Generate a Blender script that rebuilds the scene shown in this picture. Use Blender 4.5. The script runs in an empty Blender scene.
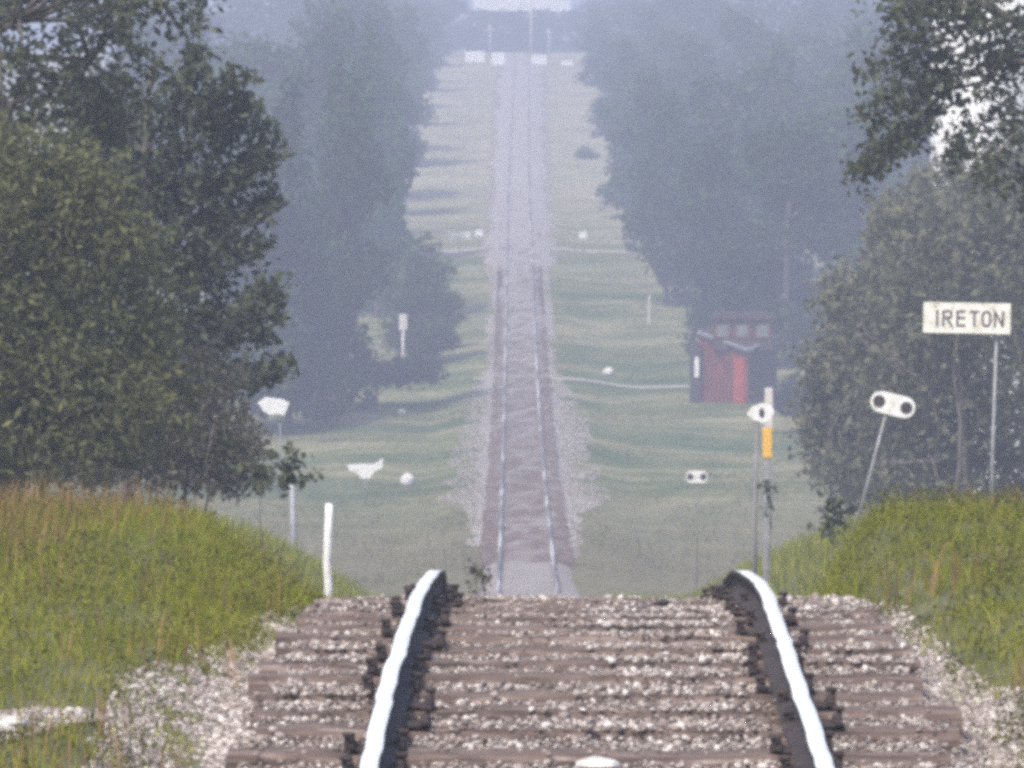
import bpy, math, random
import numpy as np
from mathutils import Vector, Matrix

R = math.radians
rng = np.random.default_rng(11)
random.seed(11)
scene = bpy.context.scene
COL = scene.collection
F, YH, ZC = 6000.0, 160.0, 2.0          # focal length in pixels, horizon row, eye height


def at(px, py, D):
    return Vector(((px - 512.0) * D / F, D, ZC + (YH - py) * D / F))


# ------------------------------------------------------------------ noise
def _h(i, j, k=0):
    n = (i.astype(np.int64) * 374761393 + j.astype(np.int64) * 668265263 + np.int64(k) * 1442695041) & 0x7fffffff
    n = ((n ^ (n >> 13)) * 1274126177) & 0x7fffffff
    return ((n ^ (n >> 16)) & 0xffff) / 65535.0


def vnoise(x, y, k=0):
    x = np.asarray(x, float); y = np.asarray(y, float)
    i, j = np.floor(x), np.floor(y)
    u, v = x - i, y - j
    u = u * u * (3 - 2 * u); v = v * v * (3 - 2 * v)
    return ((_h(i, j, k) * (1 - u) + _h(i + 1, j, k) * u) * (1 - v)
            + (_h(i, j + 1, k) * (1 - u) + _h(i + 1, j + 1, k) * u) * v)


def sstep(a, b, x):
    t = np.clip((np.asarray(x, float) - a) / (b - a), 0, 1)
    return t * t * (3 - 2 * t)


def curve(tab):
    xs = np.array([t[0] for t in tab], float); ys = np.array([t[1] for t in tab], float)
    d = np.diff(ys) / np.diff(xs)
    m = np.zeros_like(xs); m[0], m[-1] = d[0], d[-1]
    for i in range(1, len(xs) - 1):
        m[i] = 0 if d[i - 1] * d[i] <= 0 else 2 * d[i - 1] * d[i] / (d[i - 1] + d[i])

    def f(x):
        x = np.clip(np.asarray(x, float), xs[0], xs[-1])
        i = np.clip(np.searchsorted(xs, x) - 1, 0, len(xs) - 2)
        h = xs[i + 1] - xs[i]; t = (x - xs[i]) / h
        return ((2 * t**3 - 3 * t**2 + 1) * ys[i] + (t**3 - 2 * t**2 + t) * h * m[i]
                + (-2 * t**3 + 3 * t**2) * ys[i + 1] + (t**3 - t**2) * h * m[i + 1])
    return f


# rail-top height along the line, and its sideways drift
rail_top = curve([(-150, -.6), (0, -.45), (10, -.3), (15, -.12), (19.75, 0), (23, .10), (26, .125), (28, .055), (30, -.055),
                  (31, -.16), (33, -.47), (37.5, -1.1), (50, -2.3), (75, -4.5), (100, -6.1), (130, -7.9), (165, -9.1),
                  (210, -9.3), (250, -8.8), (300, -7), (360, -3.8), (435, -.2), (500, 3.7), (600, 9.3), (675, 13.2),
                  (710, 14.8), (760, 15.4), (900, 16), (3000, 18)])
track_x = curve([(-150, .1), (10, .25), (19.75, .28), (30, .38), (100, .40), (250, .42), (430, .5), (600, .9), (720, 1.2), (3000, 8)])
side_z = curve([(-150, -.5), (10, -.2), (20, -.07), (33, -.04), (37, -.25), (42, -.75), (50, -1.35), (62, -1.9), (82, -3.2),
                (110, -5.6), (150, -9.1), (175, -9.9), (210, -9.9), (250, -9.4), (300, -7.5), (360, -4.2),
                (435, -.6), (500, 3.3), (600, 8.9), (675, 12.9), (710, 14.6), (760, 15.2), (900, 16), (3000, 18)])


RH = .125                                # rail height


def ballast_level(d):
    return rail_top(d) - RH - .025


def ground_z(x, d):
    x = np.asarray(x, float); d = np.asarray(d, float)
    u = np.abs(x - track_x(d))
    bed = ballast_level(d) - .13
    near = np.clip((45 - d) / 10, 0, 1)
    cr = sstep(26, 30, d)
    lf = x < track_x(d)
    inner = (1.35 - np.where(lf, .45, .2) * cr) * near + 1.9 * (1 - near)
    outer = (1.9 + np.where(lf, .55, -.15) * cr) * near + 4.2 * (1 - near)
    t = sstep(0, 1, (u - inner) / (outer - inner))
    far = sstep(150, 200, d)
    hum = (vnoise(x / 3.1, d / 9.0, 3) - .5) * .38 * far * sstep(2.2, 4.5, u) + (vnoise(x / 12, d / 35, 5) - .4) * 1.0 * far * sstep(4, 14, u)
    small = (vnoise(x * 2.2, d * 1.7, 7) - .5) * .06 * sstep(1.3, 1.8, u) * (1 - far)
    return bed * (1 - t) + side_z(d) * t + hum + small


# ------------------------------------------------------------------ mesh helpers
class MB:
    def __init__(self):
        self.v, self.f, self.m = [], [], []

    def poly(self, pts, mi=0):
        b = len(self.v); self.v += [tuple(p) for p in pts]
        self.f.append(tuple(range(b, b + len(pts)))); self.m.append(mi)

    def box(self, c, s, rot=None, mi=0, bev=0.0):
        hx, hy, hz = s[0] / 2, s[1] / 2, s[2] / 2
        c = Vector(c)
        if bev <= 0:
            P = [Vector((x, y, z)) for z in (-hz, hz) for x, y in ((-hx, -hy), (hx, -hy), (hx, hy), (-hx, hy))]
            Fc = [(3, 2, 1, 0), (4, 5, 6, 7), (0, 1, 5, 4), (1, 2, 6, 5), (2, 3, 7, 6), (3, 0, 4, 7)]
        else:
            b = bev; P = []
            for z, i in ((-hz, b), (-hz + b, 0), (hz - b, 0), (hz, b)):
                X, Y = hx - i, hy - i
                P += [Vector(p + (z,)) for p in ((-X + b, -Y), (X - b, -Y), (X, -Y + b), (X, Y - b), (X - b, Y), (-X + b, Y), (-X, Y - b), (-X, -Y + b))]
            Fc = [tuple(range(7, -1, -1)), tuple(range(24, 32))]
            for l in range(3):
                for k in range(8):
                    Fc.append((l * 8 + k, l * 8 + (k + 1) % 8, l * 8 + 8 + (k + 1) % 8, l * 8 + 8 + k))
        base = len(self.v)
        for p in P:
            q = (rot @ p if rot is not None else p) + c
            self.v.append(tuple(q))
        for f in Fc:
            self.f.append(tuple(base + k for k in f)); self.m.append(mi)

    def tube(self, pts, rad, n=6, mi=0, cap=True):
        pts = [Vector(p) for p in pts]
        if not hasattr(rad, '__len__'):
            rad = [rad] * len(pts)
        base = len(self.v)
        for i, p in enumerate(pts):
            t = (pts[min(i + 1, len(pts) - 1)] - pts[max(i - 1, 0)])
            if t.length < 1e-9: t = Vector((0, 0, 1))
            t.normalize()
            a = t.cross(Vector((0, 1, 0)))
            if a.length < .1: a = t.cross(Vector((1, 0, 0)))
            a.normalize(); b = t.cross(a)
            for k in range(n):
                an = 2 * math.pi * k / n
                self.v.append(tuple(p + (a * math.cos(an) + b * math.sin(an)) * rad[i]))
        for i in range(len(pts) - 1):
            for k in range(n):
                self.f.append((base + i * n + k, base + i * n + (k + 1) % n, base + (i + 1) * n + (k + 1) % n, base + (i + 1) * n + k)); self.m.append(mi)
        if cap:
            self.f.append(tuple(base + k for k in range(n - 1, -1, -1))); self.m.append(mi)
            self.f.append(tuple(base + (len(pts) - 1) * n + k for k in range(n))); self.m.append(mi)

    def prism(self, outline, y0, y1, M=None, mi=0):  # shaded side of the red hut, its shade put into the dark colour
        """outline in x,z ; extruded y0 (front, towards viewer) to y1"""
        n = len(outline); base = len(self.v)
        for y in (y0, y1):
            for x, z in outline:
                p = Vector((x, y, z))
                self.v.append(tuple(M @ p if M is not None else p))
        self.f.append(tuple(base + k for k in range(n))); self.m.append(mi)
        self.f.append(tuple(base + n + k for k in range(n - 1, -1, -1))); self.m.append(mi)
        for k in range(n):
            self.f.append((base + (k + 1) % n, base + k, base + n + k, base + n + (k + 1) % n)); self.m.append(mi)

    def build(self, name, mats, parent=None, smooth=False):
        me = bpy.data.meshes.new(name)
        me.from_pydata(self.v, [], self.f)
        if not isinstance(mats, (list, tuple)): mats = [mats]
        for m in mats: me.materials.append(m)
        me.polygons.foreach_set('material_index', self.m)
        if smooth: me.polygons.foreach_set('use_smooth', [True] * len(self.f))
        me.update()
        o = bpy.data.objects.new(name, me); COL.objects.link(o)
        if parent is not None: o.parent = parent
        return o


def np_mesh(name, V, faces, mats, mi=None, parent=None, smooth=False):
    """faces : list of (array of n-gons) with equal size in each array"""
    me = bpy.data.meshes.new(name)
    me.vertices.add(len(V)); me.vertices.foreach_set('co', np.asarray(V, np.float32).ravel())
    tot = np.concatenate([np.full(len(f), f.shape[1], np.int32) for f in faces])
    idx = np.concatenate([f.ravel() for f in faces]).astype(np.int32)
    me.loops.add(len(idx)); me.loops.foreach_set('vertex_index', idx)
    me.polygons.add(len(tot))
    me.polygons.foreach_set('loop_start', np.concatenate([[0], np.cumsum(tot)[:-1]]).astype(np.int32))
    me.polygons.foreach_set('loop_total', tot)
    if not isinstance(mats, (list, tuple)): mats = [mats]
    for m in mats: me.materials.append(m)
    if mi is not None: me.polygons.foreach_set('material_index', np.asarray(mi, np.int32))
    if smooth: me.polygons.foreach_set('use_smooth', np.ones(len(tot), bool))
    me.update(calc_edges=True)
    o = bpy.data.objects.new(name, me); COL.objects.link(o)
    if parent is not None: o.parent = parent
    return o


def tag(o, label=None, cat=None, group=None, kind=None):
    if label: o['label'] = label
    if cat: o['category'] = cat
    if group: o['group'] = group
    if kind: o['kind'] = kind
    return o


def empty(name, loc, label, cat, group=None, rz=0.0):
    o = bpy.data.objects.new(name, None); COL.objects.link(o)
    o.empty_display_size = .2
    o.location = loc; o.rotation_euler = (0, 0, rz)
    return tag(o, label, cat, group)


def copy_tree(o, parent=None):
    kids = list(o.children)
    c = o.copy(); COL.objects.link(c)
    if parent is not None: c.parent = parent
    for k in kids: copy_tree(k, c)
    return c


# ------------------------------------------------------------------ materials
def mat(name, build):
    m = bpy.data.materials.new(name); m.use_nodes = True
    nt = m.node_tree; nt.nodes.clear()
    out = nt.nodes.new('ShaderNodeOutputMaterial')
    build(nt, out)
    return m


def N(nt, t, **kw):
    n = nt.nodes.new(t)
    for k, v in kw.items():
        if k in n.inputs.keys(): n.inputs[k].default_value = v
        else: setattr(n, k, v)
    return n


def ramp(nt, src, stops):
    r = nt.nodes.new('ShaderNodeValToRGB')
    e = r.color_ramp.elements
    while len(e) > 1: e.remove(e[-1])
    for i, (p, c) in enumerate(stops):
        el = e[0] if i == 0 else e.new(p)
        el.position = p; el.color = (*c, 1)
    nt.links.new(src, r.inputs['Fac'])
    return r.outputs['Color']


def coords(nt, scale):
    g = nt.nodes.new('ShaderNodeNewGeometry')
    mp = nt.nodes.new('ShaderNodeMapping'); mp.inputs['Scale'].default_value = scale
    nt.links.new(g.outputs['Position'], mp.inputs['Vector'])
    return mp.outputs['Vector'], g


def noise(nt, vec, scale, detail=4, rough=.55):
    n = N(nt, 'ShaderNodeTexNoise', Scale=scale, Detail=detail, Roughness=rough)
    nt.links.new(vec, n.inputs['Vector'])
    return n.outputs['Fac']


def mixc(nt, fac, a, b, mode='MIX'):
    m = nt.nodes.new('ShaderNodeMix'); m.data_type = 'RGBA'; m.blend_type = mode
    for inp, val in ((m.inputs[0], fac), (m.inputs[6], a), (m.inputs[7], b)):
        if isinstance(val, (int, float)): inp.default_value = val
        elif isinstance(val, tuple): inp.default_value = (*val, 1)
        else: nt.links.new(val, inp)
    return m.outputs[2]


def simple(name, stops, scale=6.0, rough=.8, metal=0.0, stretch=(1, 1, 1), bump=0.0, obj=False):
    def b(nt, out):
        if obj:
            tc = nt.nodes.new('ShaderNodeTexCoord')
            mp = nt.nodes.new('ShaderNodeMapping'); mp.inputs['Scale'].default_value = stretch
            nt.links.new(tc.outputs['Object'], mp.inputs['Vector']); vec = mp.outputs['Vector']
        else:
            vec, _ = coords(nt, stretch)
        f = noise(nt, vec, scale)
        p = N(nt, 'ShaderNodeBsdfPrincipled', Roughness=rough, Metallic=metal)
        nt.links.new(ramp(nt, f, stops), p.inputs['Base Color'])
        if bump:
            bp = N(nt, 'ShaderNodeBump', Strength=bump, Distance=.01)
            nt.links.new(f, bp.inputs['Height']); nt.links.new(bp.outputs['Normal'], p.inputs['Normal'])
        nt.links.new(p.outputs[0], out.inputs['Surface'])
    return mat(name, b)


def foliage(name, dark, light, trans=.3, patch=None, pscale=.35):
    def b(nt, out):
        vec, g = coords(nt, (1, 1, 1))
        col = ramp(nt, g.outputs['Random Per Island'], [(0, dark), (.6, tuple((a + c) / 2 for a, c in zip(dark, light))), (1, light)])
        if patch:
            f = noise(nt, vec, pscale, 3)
            col = mixc(nt, ramp(nt, f, [(.42, (0, 0, 0)), (.6, (1, 1, 1))]), col, patch)
        if name.startswith('far'):
            oi = nt.nodes.new('ShaderNodeObjectInfo')
            col = mixc(nt, 1.0, col, ramp(nt, oi.outputs['Random'], [(0, (.6, .7, .7)), (.35, (1, 1, 1)), (.7, (1.3, 1.15, .9)), (1, (.85, 1.15, .8))]), 'MULTIPLY')
        d = N(nt, 'ShaderNodeBsdfDiffuse'); t = N(nt, 'ShaderNodeBsdfTranslucent')
        nt.links.new(col, d.inputs['Color']); nt.links.new(col, t.inputs['Color'])
        mx = N(nt, 'ShaderNodeMixShader', Fac=trans)
        nt.links.new(d.outputs[0], mx.inputs[1]); nt.links.new(t.outputs[0], mx.inputs[2])
        nt.links.new(mx.outputs[0], out.inputs['Surface'])
    return mat(name, b)


def grassmat(name, a, b_, c, trans=.35, sx=(1, 1, 1), scale=1.6):
    """colour of each blade from its place (patches) and a per-blade random"""
    def b(nt, out):
        vec, g = coords(nt, sx)
        f = noise(nt, vec, scale, 4, .6)
        col = ramp(nt, f, [(.30, a), (.5, b_), (.68, c)])
        dim = ramp(nt, g.outputs['Random Per Island'], [(0, (.6, .6, .6)), (1, (1.25, 1.2, 1.1))])
        col = mixc(nt, 1.0, col, dim, 'MULTIPLY')
        d = N(nt, 'ShaderNodeBsdfDiffuse'); t = N(nt, 'ShaderNodeBsdfTranslucent')
        nt.links.new(col, d.inputs['Color']); nt.links.new(col, t.inputs['Color'])
        mx = N(nt, 'ShaderNodeMixShader', Fac=trans)
        nt.links.new(d.outputs[0], mx.inputs[1]); nt.links.new(t.outputs[0], mx.inputs[2])
        nt.links.new(mx.outputs[0], out.inputs['Surface'])
    return mat(name, b)


def stone_mat(name):
    def b(nt, out):
        g = nt.nodes.new('ShaderNodeNewGeometry')
        col = ramp(nt, g.outputs['Random Per Island'], [(0, (.10, .08, .07)), (.3, (.22, .18, .16)), (.6, (.33, .275, .245)), (.8, (.44, .385, .35)), (1, (.66, .62, .57))])
        p = N(nt, 'ShaderNodeBsdfPrincipled', Roughness=.85)
        nt.links.new(col, p.inputs['Base Color']); nt.links.new(p.outputs[0], out.inputs['Surface'])
    return mat(name, b)


M = {}
M['ground_near'] = simple('soil_and_thatch', [(.3, (.06, .055, .03)), (.5, (.10, .10, .04)), (.7, (.15, .13, .07))], 3.0)


def ground_mat(nt, out):
    vec, g = coords(nt, (.35, .12, .35))
    f = noise(nt, vec, 1.0, 5, .6)
    col = ramp(nt, f, [(.33, (.085, .12, .055)), (.45, (.15, .165, .08)), (.55, (.26, .235, .14)), (.68, (.38, .33, .22))])
    vb, _ = coords(nt, (.05, .11, .05))
    fb = noise(nt, vb, 1.0, 3, .6)
    col = mixc(nt, .75, col, ramp(nt, fb, [(.36, (.06, .12, .05)), (.46, (.15, .17, .07)), (.54, (.36, .31, .20)), (.60, (.14, .17, .07)), (.7, (.34, .30, .19))]))
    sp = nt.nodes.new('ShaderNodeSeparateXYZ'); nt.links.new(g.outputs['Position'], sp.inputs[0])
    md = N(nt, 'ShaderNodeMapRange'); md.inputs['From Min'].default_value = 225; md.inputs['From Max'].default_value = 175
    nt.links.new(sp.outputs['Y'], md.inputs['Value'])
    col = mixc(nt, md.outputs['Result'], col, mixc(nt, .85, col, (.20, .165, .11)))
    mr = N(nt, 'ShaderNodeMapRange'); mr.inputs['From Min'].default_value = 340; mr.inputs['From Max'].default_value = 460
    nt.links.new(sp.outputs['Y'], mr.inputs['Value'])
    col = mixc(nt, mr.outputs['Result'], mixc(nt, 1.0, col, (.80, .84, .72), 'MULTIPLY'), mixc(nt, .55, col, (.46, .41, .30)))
    v2, _ = coords(nt, (1, 1, 1))
    f2 = noise(nt, v2, 2.5, 4)
    col = mixc(nt, .7, col, ramp(nt, f2, [(.3, (.55, .55, .55)), (.7, (1.2, 1.2, 1.2))]), 'MULTIPLY')
    p = N(nt, 'ShaderNodeBsdfPrincipled', Roughness=.95)
    p.inputs['Specular IOR Level'].default_value = .1
    nt.links.new(col, p.inputs['Base Color']); nt.links.new(p.outputs[0], out.inputs['Surface'])


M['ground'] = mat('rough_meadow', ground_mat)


def bed_mat(nt, out):
    v, g = coords(nt, (1, 1, 1))
    f = noise(nt, v, 22, 4, .7)
    col = ramp(nt, f, [(.3, (.12, .105, .095)), (.5, (.27, .24, .22)), (.7, (.46, .42, .385))])
    v2, _ = coords(nt, (.5, .08, .5))
    f2 = noise(nt, v2, 1.2, 3)
    col = mixc(nt, .6, col, ramp(nt, f2, [(.3, (.6, .6, .6)), (.7, (1.15, 1.1, 1.1))]), 'MULTIPLY')
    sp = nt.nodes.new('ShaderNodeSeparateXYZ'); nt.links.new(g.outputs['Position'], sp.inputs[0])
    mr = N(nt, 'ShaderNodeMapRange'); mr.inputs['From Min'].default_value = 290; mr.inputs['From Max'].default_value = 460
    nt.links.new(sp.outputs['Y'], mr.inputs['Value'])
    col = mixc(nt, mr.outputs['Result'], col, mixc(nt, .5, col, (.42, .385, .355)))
    p = N(nt, 'ShaderNodeBsdfPrincipled', Roughness=.9)
    bp = N(nt, 'ShaderNodeBump', Strength=.7, Distance=.02)
    nt.links.new(f, bp.inputs['Height']); nt.links.new(bp.outputs['Normal'], p.inputs['Normal'])
    nt.links.new(col, p.inputs['Base Color']); nt.links.new(p.outputs[0], out.inputs['Surface'])


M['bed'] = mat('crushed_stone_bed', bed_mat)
M['stone'] = stone_mat('crushed_stone')
M['shoulder'] = simple('dusty_shoulder_stone', [(.3, (.20, .175, .155)), (.5, (.31, .275, .25)), (.7, (.44, .40, .36))], 3.0, .9)
M['lane'] = simple('dusty_gravel', [(.3, (.28, .25, .20)), (.7, (.42, .38, .32))], 2.0, .95)
M['wood_tie'] = simple('weathered_sleeper_wood', [(.27, (.03, .022, .019)), (.44, (.095, .066, .054)), (.60, (.18, .132, .11)), (.78, (.38, .32, .29))], 11.0, .9, stretch=(.35, 3, 3), bump=.6)
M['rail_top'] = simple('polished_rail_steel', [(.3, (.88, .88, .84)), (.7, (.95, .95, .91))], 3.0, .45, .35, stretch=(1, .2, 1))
M['rail_far_dulled'] = simple('patchy_dulled_far_rail_steel', [(.36, (.15, .13, .12)), (.5, (.27, .245, .23)), (.62, (.60, .58, .56))], 1.0, .6, .2, stretch=(1, .12, 1))  # far stretch of the same steel, its fainter shine put into the colour
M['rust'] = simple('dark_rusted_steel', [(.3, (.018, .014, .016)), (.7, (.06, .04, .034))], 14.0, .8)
M['white'] = simple('weathered_white_paint', [(.28, (.42, .38, .33)), (.42, (.70, .69, .65)), (.6, (.82, .81, .78))], 9.0, .6)
M['cream'] = simple('faded_cream_paint', [(.27, (.42, .38, .30)), (.4, (.66, .64, .54)), (.6, (.82, .80, .71))], 7.0, .6)
M['letter'] = simple('faded_black_paint', [(.3, (.05, .045, .05)), (.7, (.11, .09, .09))], 20.0, .7)
M['hole'] = simple('dull_black_rubber', [(.3, (.02, .02, .02)), (.7, (.06, .055, .055))], 20.0, .6)
M['galv'] = simple('dull_galvanised_steel', [(.3, (.22, .22, .22)), (.7, (.36, .36, .37))], 8.0, .6, .3)
M['greypost'] = simple('grey_weathered_post', [(.3, (.13, .125, .12)), (.7, (.25, .24, .23))], 5.0, .85, stretch=(3, 3, .4))
M['palepost'] = simple('pale_weathered_post', [(.3, (.45, .42, .40)), (.7, (.62, .58, .55))], 5.0, .85, stretch=(3, 3, .4))
M['orange'] = simple('orange_marker_paint', [(.3, (.66, .36, .05)), (.7, (.74, .45, .08))], 5.0, .6)
M['hut_red'] = simple('faded_red_boards', [(.3, (.09, .02, .02)), (.55, (.18, .032, .027)), (.75, (.27, .045, .034))], 2.2, .8, stretch=(2.2, 2.2, .6))
M['hut_dark'] = simple('dark_boards_and_end_wall_shade', [(.3, (.03, .018, .022)), (.7, (.075, .04, .042))], 4.0, .85)  # dark roof and lookout boards; on the end wall it paints in shade
M['hut_trim'] = simple('grey_blue_trim', [(.3, (.12, .14, .165)), (.7, (.19, .21, .23))], 4.0, .7)
M['glass'] = simple('dusty_window_glass', [(.3, (.12, .135, .13)), (.7, (.20, .21, .20))], 3.0, .25)
M['bark'] = simple('grey_bark', [(.3, (.06, .05, .042)), (.7, (.16, .14, .12))], 6.0, .9, stretch=(2, 2, .4))
M['pale_bark'] = simple('pale_aspen_bark', [(.3, (.16, .15, .13)), (.7, (.34, .32, .28))], 5.0, .9)
M['silo'] = simple('white_painted_metal', [(.3, (.78, .78, .75)), (.7, (.86, .86, .84))], 1.0, .5)
M['roof_grey'] = simple('grey_metal_roof', [(.3, (.32, .32, .33)), (.7, (.42, .42, .43))], 2.0, .5)
M['rock'] = simple('pale_field_stone', [(.3, (.42, .40, .37)), (.5, (.55, .53, .49)), (.75, (.68, .66, .62))], 7.0, .9, bump=.5)
M['dullrock'] = simple('grey_field_stone', [(.3, (.20, .19, .18)), (.7, (.33, .31, .29))], 7.0, .9, bump=.5)
M['dark_leaf'] = foliage('dark_broadleaf', (.045, .055, .034), (.13, .145, .085), .3)
M['spray_leaf'] = foliage('dusky_aspen_leaf', (.045, .056, .036), (.125, .14, .09), .28)
M['willow'] = foliage('olive_willow_leaf', (.085, .09, .04), (.22, .22, .11), .35, (.14, .15, .07), .8)
M['bush_leaf'] = foliage('greyish_thicket_leaf', (.10, .095, .07), (.22, .205, .155), .3)
M['right_leaf'] = foliage('grey_green_thicket_leaf', (.095, .10, .062), (.235, .23, .155), .3, (.145, .15, .095), .5)
M['far_leaf'] = foliage('far_poplar_leaf', (.024, .055, .02), (.08, .125, .045), .25, (.038, .065, .026), .3)
M['far_leaf_two'] = foliage('far_spruce_leaf', (.014, .036, .018), (.05, .085, .042), .2)
M['plum_leaf'] = foliage('dull_plum_scrub_leaf', (.028, .028, .028), (.075, .066, .06), .25)
M['grass'] = grassmat('lush_grass', (.15, .20, .026), (.27, .295, .042), (.35, .33, .09), scale=2.6)
M['weed'] = foliage('weed_leaf', (.075, .095, .02), (.24, .235, .06), .3, (.15, .15, .04), 1.8)
M['seed'] = grassmat('reddish_seed_grass', (.22, .20, .05), (.33, .21, .10), (.38, .26, .15), scale=2.4)
M['meadow'] = grassmat('meadow_grass', (.11, .135, .05), (.20, .19, .09), (.33, .285, .18), sx=(.35, .12, .35), scale=1.0)

# ------------------------------------------------------------------ ground sheet
ys = np.concatenate([np.arange(-150, -10, 20), np.arange(-10, 12, 2), np.arange(12, 46, .22), np.arange(46, 160, 2.0),
                     np.arange(160, 780, 1.6), np.arange(780, 1000, 20), np.arange(1000, 3001, 200)])
half = np.concatenate([np.arange(0, 5, .25), np.arange(5, 16, .7), np.arange(16, 40, 3), np.array([45, 60, 90, 140, 220, 400, 700, 1200])])
xs = np.concatenate([-half[:0:-1], half])
XX, YY = np.meshgrid(xs, ys)
ZZ = ground_z(XX, YY)
nx, ny = len(xs), len(ys)
ii = (np.arange(ny - 1)[:, None] * nx + np.arange(nx - 1)[None, :]).ravel()
quads = np.stack([ii, ii + 1, ii + nx + 1, ii + nx], 1)
cy = YY.ravel()[ii]
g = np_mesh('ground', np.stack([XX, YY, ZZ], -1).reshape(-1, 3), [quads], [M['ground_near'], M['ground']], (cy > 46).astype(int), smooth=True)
tag(g, kind='structure')

# crushed stone bed the sleepers lie in
bw = curve([(-150, 1.6), (10, 1.55), (40, 1.6), (160, 1.35), (186, 1.4), (200, 1.6), (262, 1.6), (278, 1.5), (345, 1.45), (360, 1.9), (520, 2.1), (760, 2.2), (3000, 2.2)])
bys = np.concatenate([np.arange(2, 46, .25), np.arange(46, 160, 3), np.arange(160, 900, 1.5)])
bv = []
ncr = 9
for d in bys:
    w = float(bw(d)) * 1.0
    for k in range(ncr):
        t = -1 + 2 * k / (ncr - 1)
        z = float(ballast_level(d)) + (-.055 if d < 100 else .012 + .012 * float(sstep(270, 330, d)) + .03 * float(sstep(310, 440, d))) - (.15 * max(0, abs(t) - .72) / .28)
        z += (float(vnoise(t * 4, d * 1.3, 9)) - .5) * (.03 if d < 100 else .05)
        bv.append((float(track_x(d)) + t * w * (1 + (d > 100) * .38 * (float(vnoise(d / 8.0, 3 if t > 0 else 8, 21)) - .5)), d, z))
bv = np.array(bv)
jj = (np.arange(len(bys) - 1)[:, None] * ncr + np.arange(ncr - 1)[None, :]).ravel()
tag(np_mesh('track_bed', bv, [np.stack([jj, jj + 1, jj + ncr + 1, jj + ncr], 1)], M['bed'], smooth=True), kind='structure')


def lane(name, D, x0, x1, w, lift=.03):
    xs_ = np.linspace(x0, x1, 40); v = []
    for x in xs_:
        for s in (-.5, .5):
            d = D + s * w + (float(vnoise(x / 2.0, s, 33)) - .5) * w * .3
            u = abs(x - float(track_x(d)))
            z = max(float(ground_z(x, d)), float(ballast_level(d)) - .01 if u < float(bw(d)) else -99) + lift
            v.append((x, d, z))
    k = np.arange(len(xs_) - 1) * 2
    tag(np_mesh(name, np.array(v), [np.stack([k, k + 2, k + 3, k + 1], 1)], M['lane']), kind='structure')


lane('farm_lane', 372, -14, 14, 2.6)
lane('gravel_path', 279, .42 - 2.2, 9.5, 1.5)

# ------------------------------------------------------------------ rails
prof = [(-.030, .165, 0), (.030, .165, 0), (.032, .160, 1), (.032, .135, 1), (.009, .124, 1), (.009, .028, 1), (.065, .012, 1), (.065, 0, 1),
        (-.065, 0, 1), (-.065, .012, 1), (-.009, .028, 1), (-.009, .124, 1), (-.032, .135, 1), (-.032, .160, 1)]
rys = np.concatenate([np.arange(6, 48, .2), np.arange(48, 160, 4), np.arange(160, 735, 1.5)])
for s, lab in ((-1, 'polished steel rail nearest the white marker post, on its left side of the sleepers'),
               (1, 'polished steel rail on the side of the station sign')):
    v, np_ = [], len(prof)
    for d in rys:
        w = (float(vnoise(d * 1.7, s * 3 + 5, 41)) - .5) * .007 + (float(vnoise(d * 4.4, s * 3 + 1, 42)) - .5) * .009
        x0 = float(track_x(d)) + s * .7525 + w
        z0 = float(rail_top(d)) - RH + (float(vnoise(d * 1.3, s, 44)) - .5) * .006
        v += [(x0 + px, d, z0 + pz * RH / .165) for px, pz, _ in prof]
    fs, mi = [], []
    for i in range(len(rys) - 1):
        for k in range(np_):
            fs.append((i * np_ + k, i * np_ + (k + 1) % np_, (i + 1) * np_ + (k + 1) % np_, (i + 1) * np_ + k))
            mi.append(2 if rys[i] > 120 else 0 if k == 0 else 1)  # far stretch swaps to the dulled copy of the same steel
    o = np_mesh('rail', np.array(v), [np.array(fs)], [M['rail_top'], M['rust'], M['rail_far_dulled']], mi)
    tag(o, ['', 'polished steel rail on the side of the station sign', 'polished steel rail on the side of the white marker post'][s], 'rail')

# ------------------------------------------------------------------ sleepers with plates and spikes


def sleeper_mesh(k):
    mb = MB(); r = random.Random(k)
    L, W, H = 2.6 + r.uniform(-.08, .08), .23, .17
    n = 12
    rows = []
    for i in range(n + 1):
        x = -L / 2 + L * i / n
        wl, wr = W / 2 + r.uniform(-.018, .01), W / 2 + r.uniform(-.018, .01)
        t = r.uniform(-.012, .006)
        rows.append([(x, -wl, -H), (x, -wl, t - .025), (x, -wl + .02, t), (x, 0, t + r.uniform(-.012, .004)), (x, wr - .02, t), (x, wr, t - .025), (x, wr, -H)])
    for i in range(n):
        for j in range(6):
            mb.poly([rows[i][j], rows[i + 1][j], rows[i + 1][j + 1], rows[i][j + 1]])
    mb.poly(rows[0][::-1]); mb.poly(rows[n])
    return mb


SL = [sleeper_mesh(k) for k in range(6)]
plate = MB(); plate.box((0, 0, .008), (.225, .15, .014), bev=.004)
plate.box((-.088, 0, .022), (.03, .19, .014)); plate.box((.088, 0, .022), (.03, .19, .014))
for sx in (-1, 1):
    plate.box((sx * .088, .02, .026), (.035, .07, .034), bev=.008)
spike = MB(); spike.box((0, 0, .02), (.018, .018, .045)); spike.box((-.006, 0, .048), (.045, .036, .018), bev=.005)
protos = []
for k in range(6):
    o = SL[k].build('railway_sleeper', M['wood_tie'])
    for s in (-1, 1):
        p = plate.build('tie_plate', M['rust'], o); p.location = (s * .7525, 0, .002)
        for q, sy in ((-1, -1), (1, 1)):
            sp = spike.build('spike', M['rust'], p)
            sp.location = (q * .10, sy * .05, .012)
            if q < 0: sp.rotation_euler = (0, 0, math.pi)
    protos.append(o)
used = [False] * 6
near_ties = [d + random.uniform(-.05, .05) for d in np.arange(14.0, 35.5, .6)]
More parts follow.
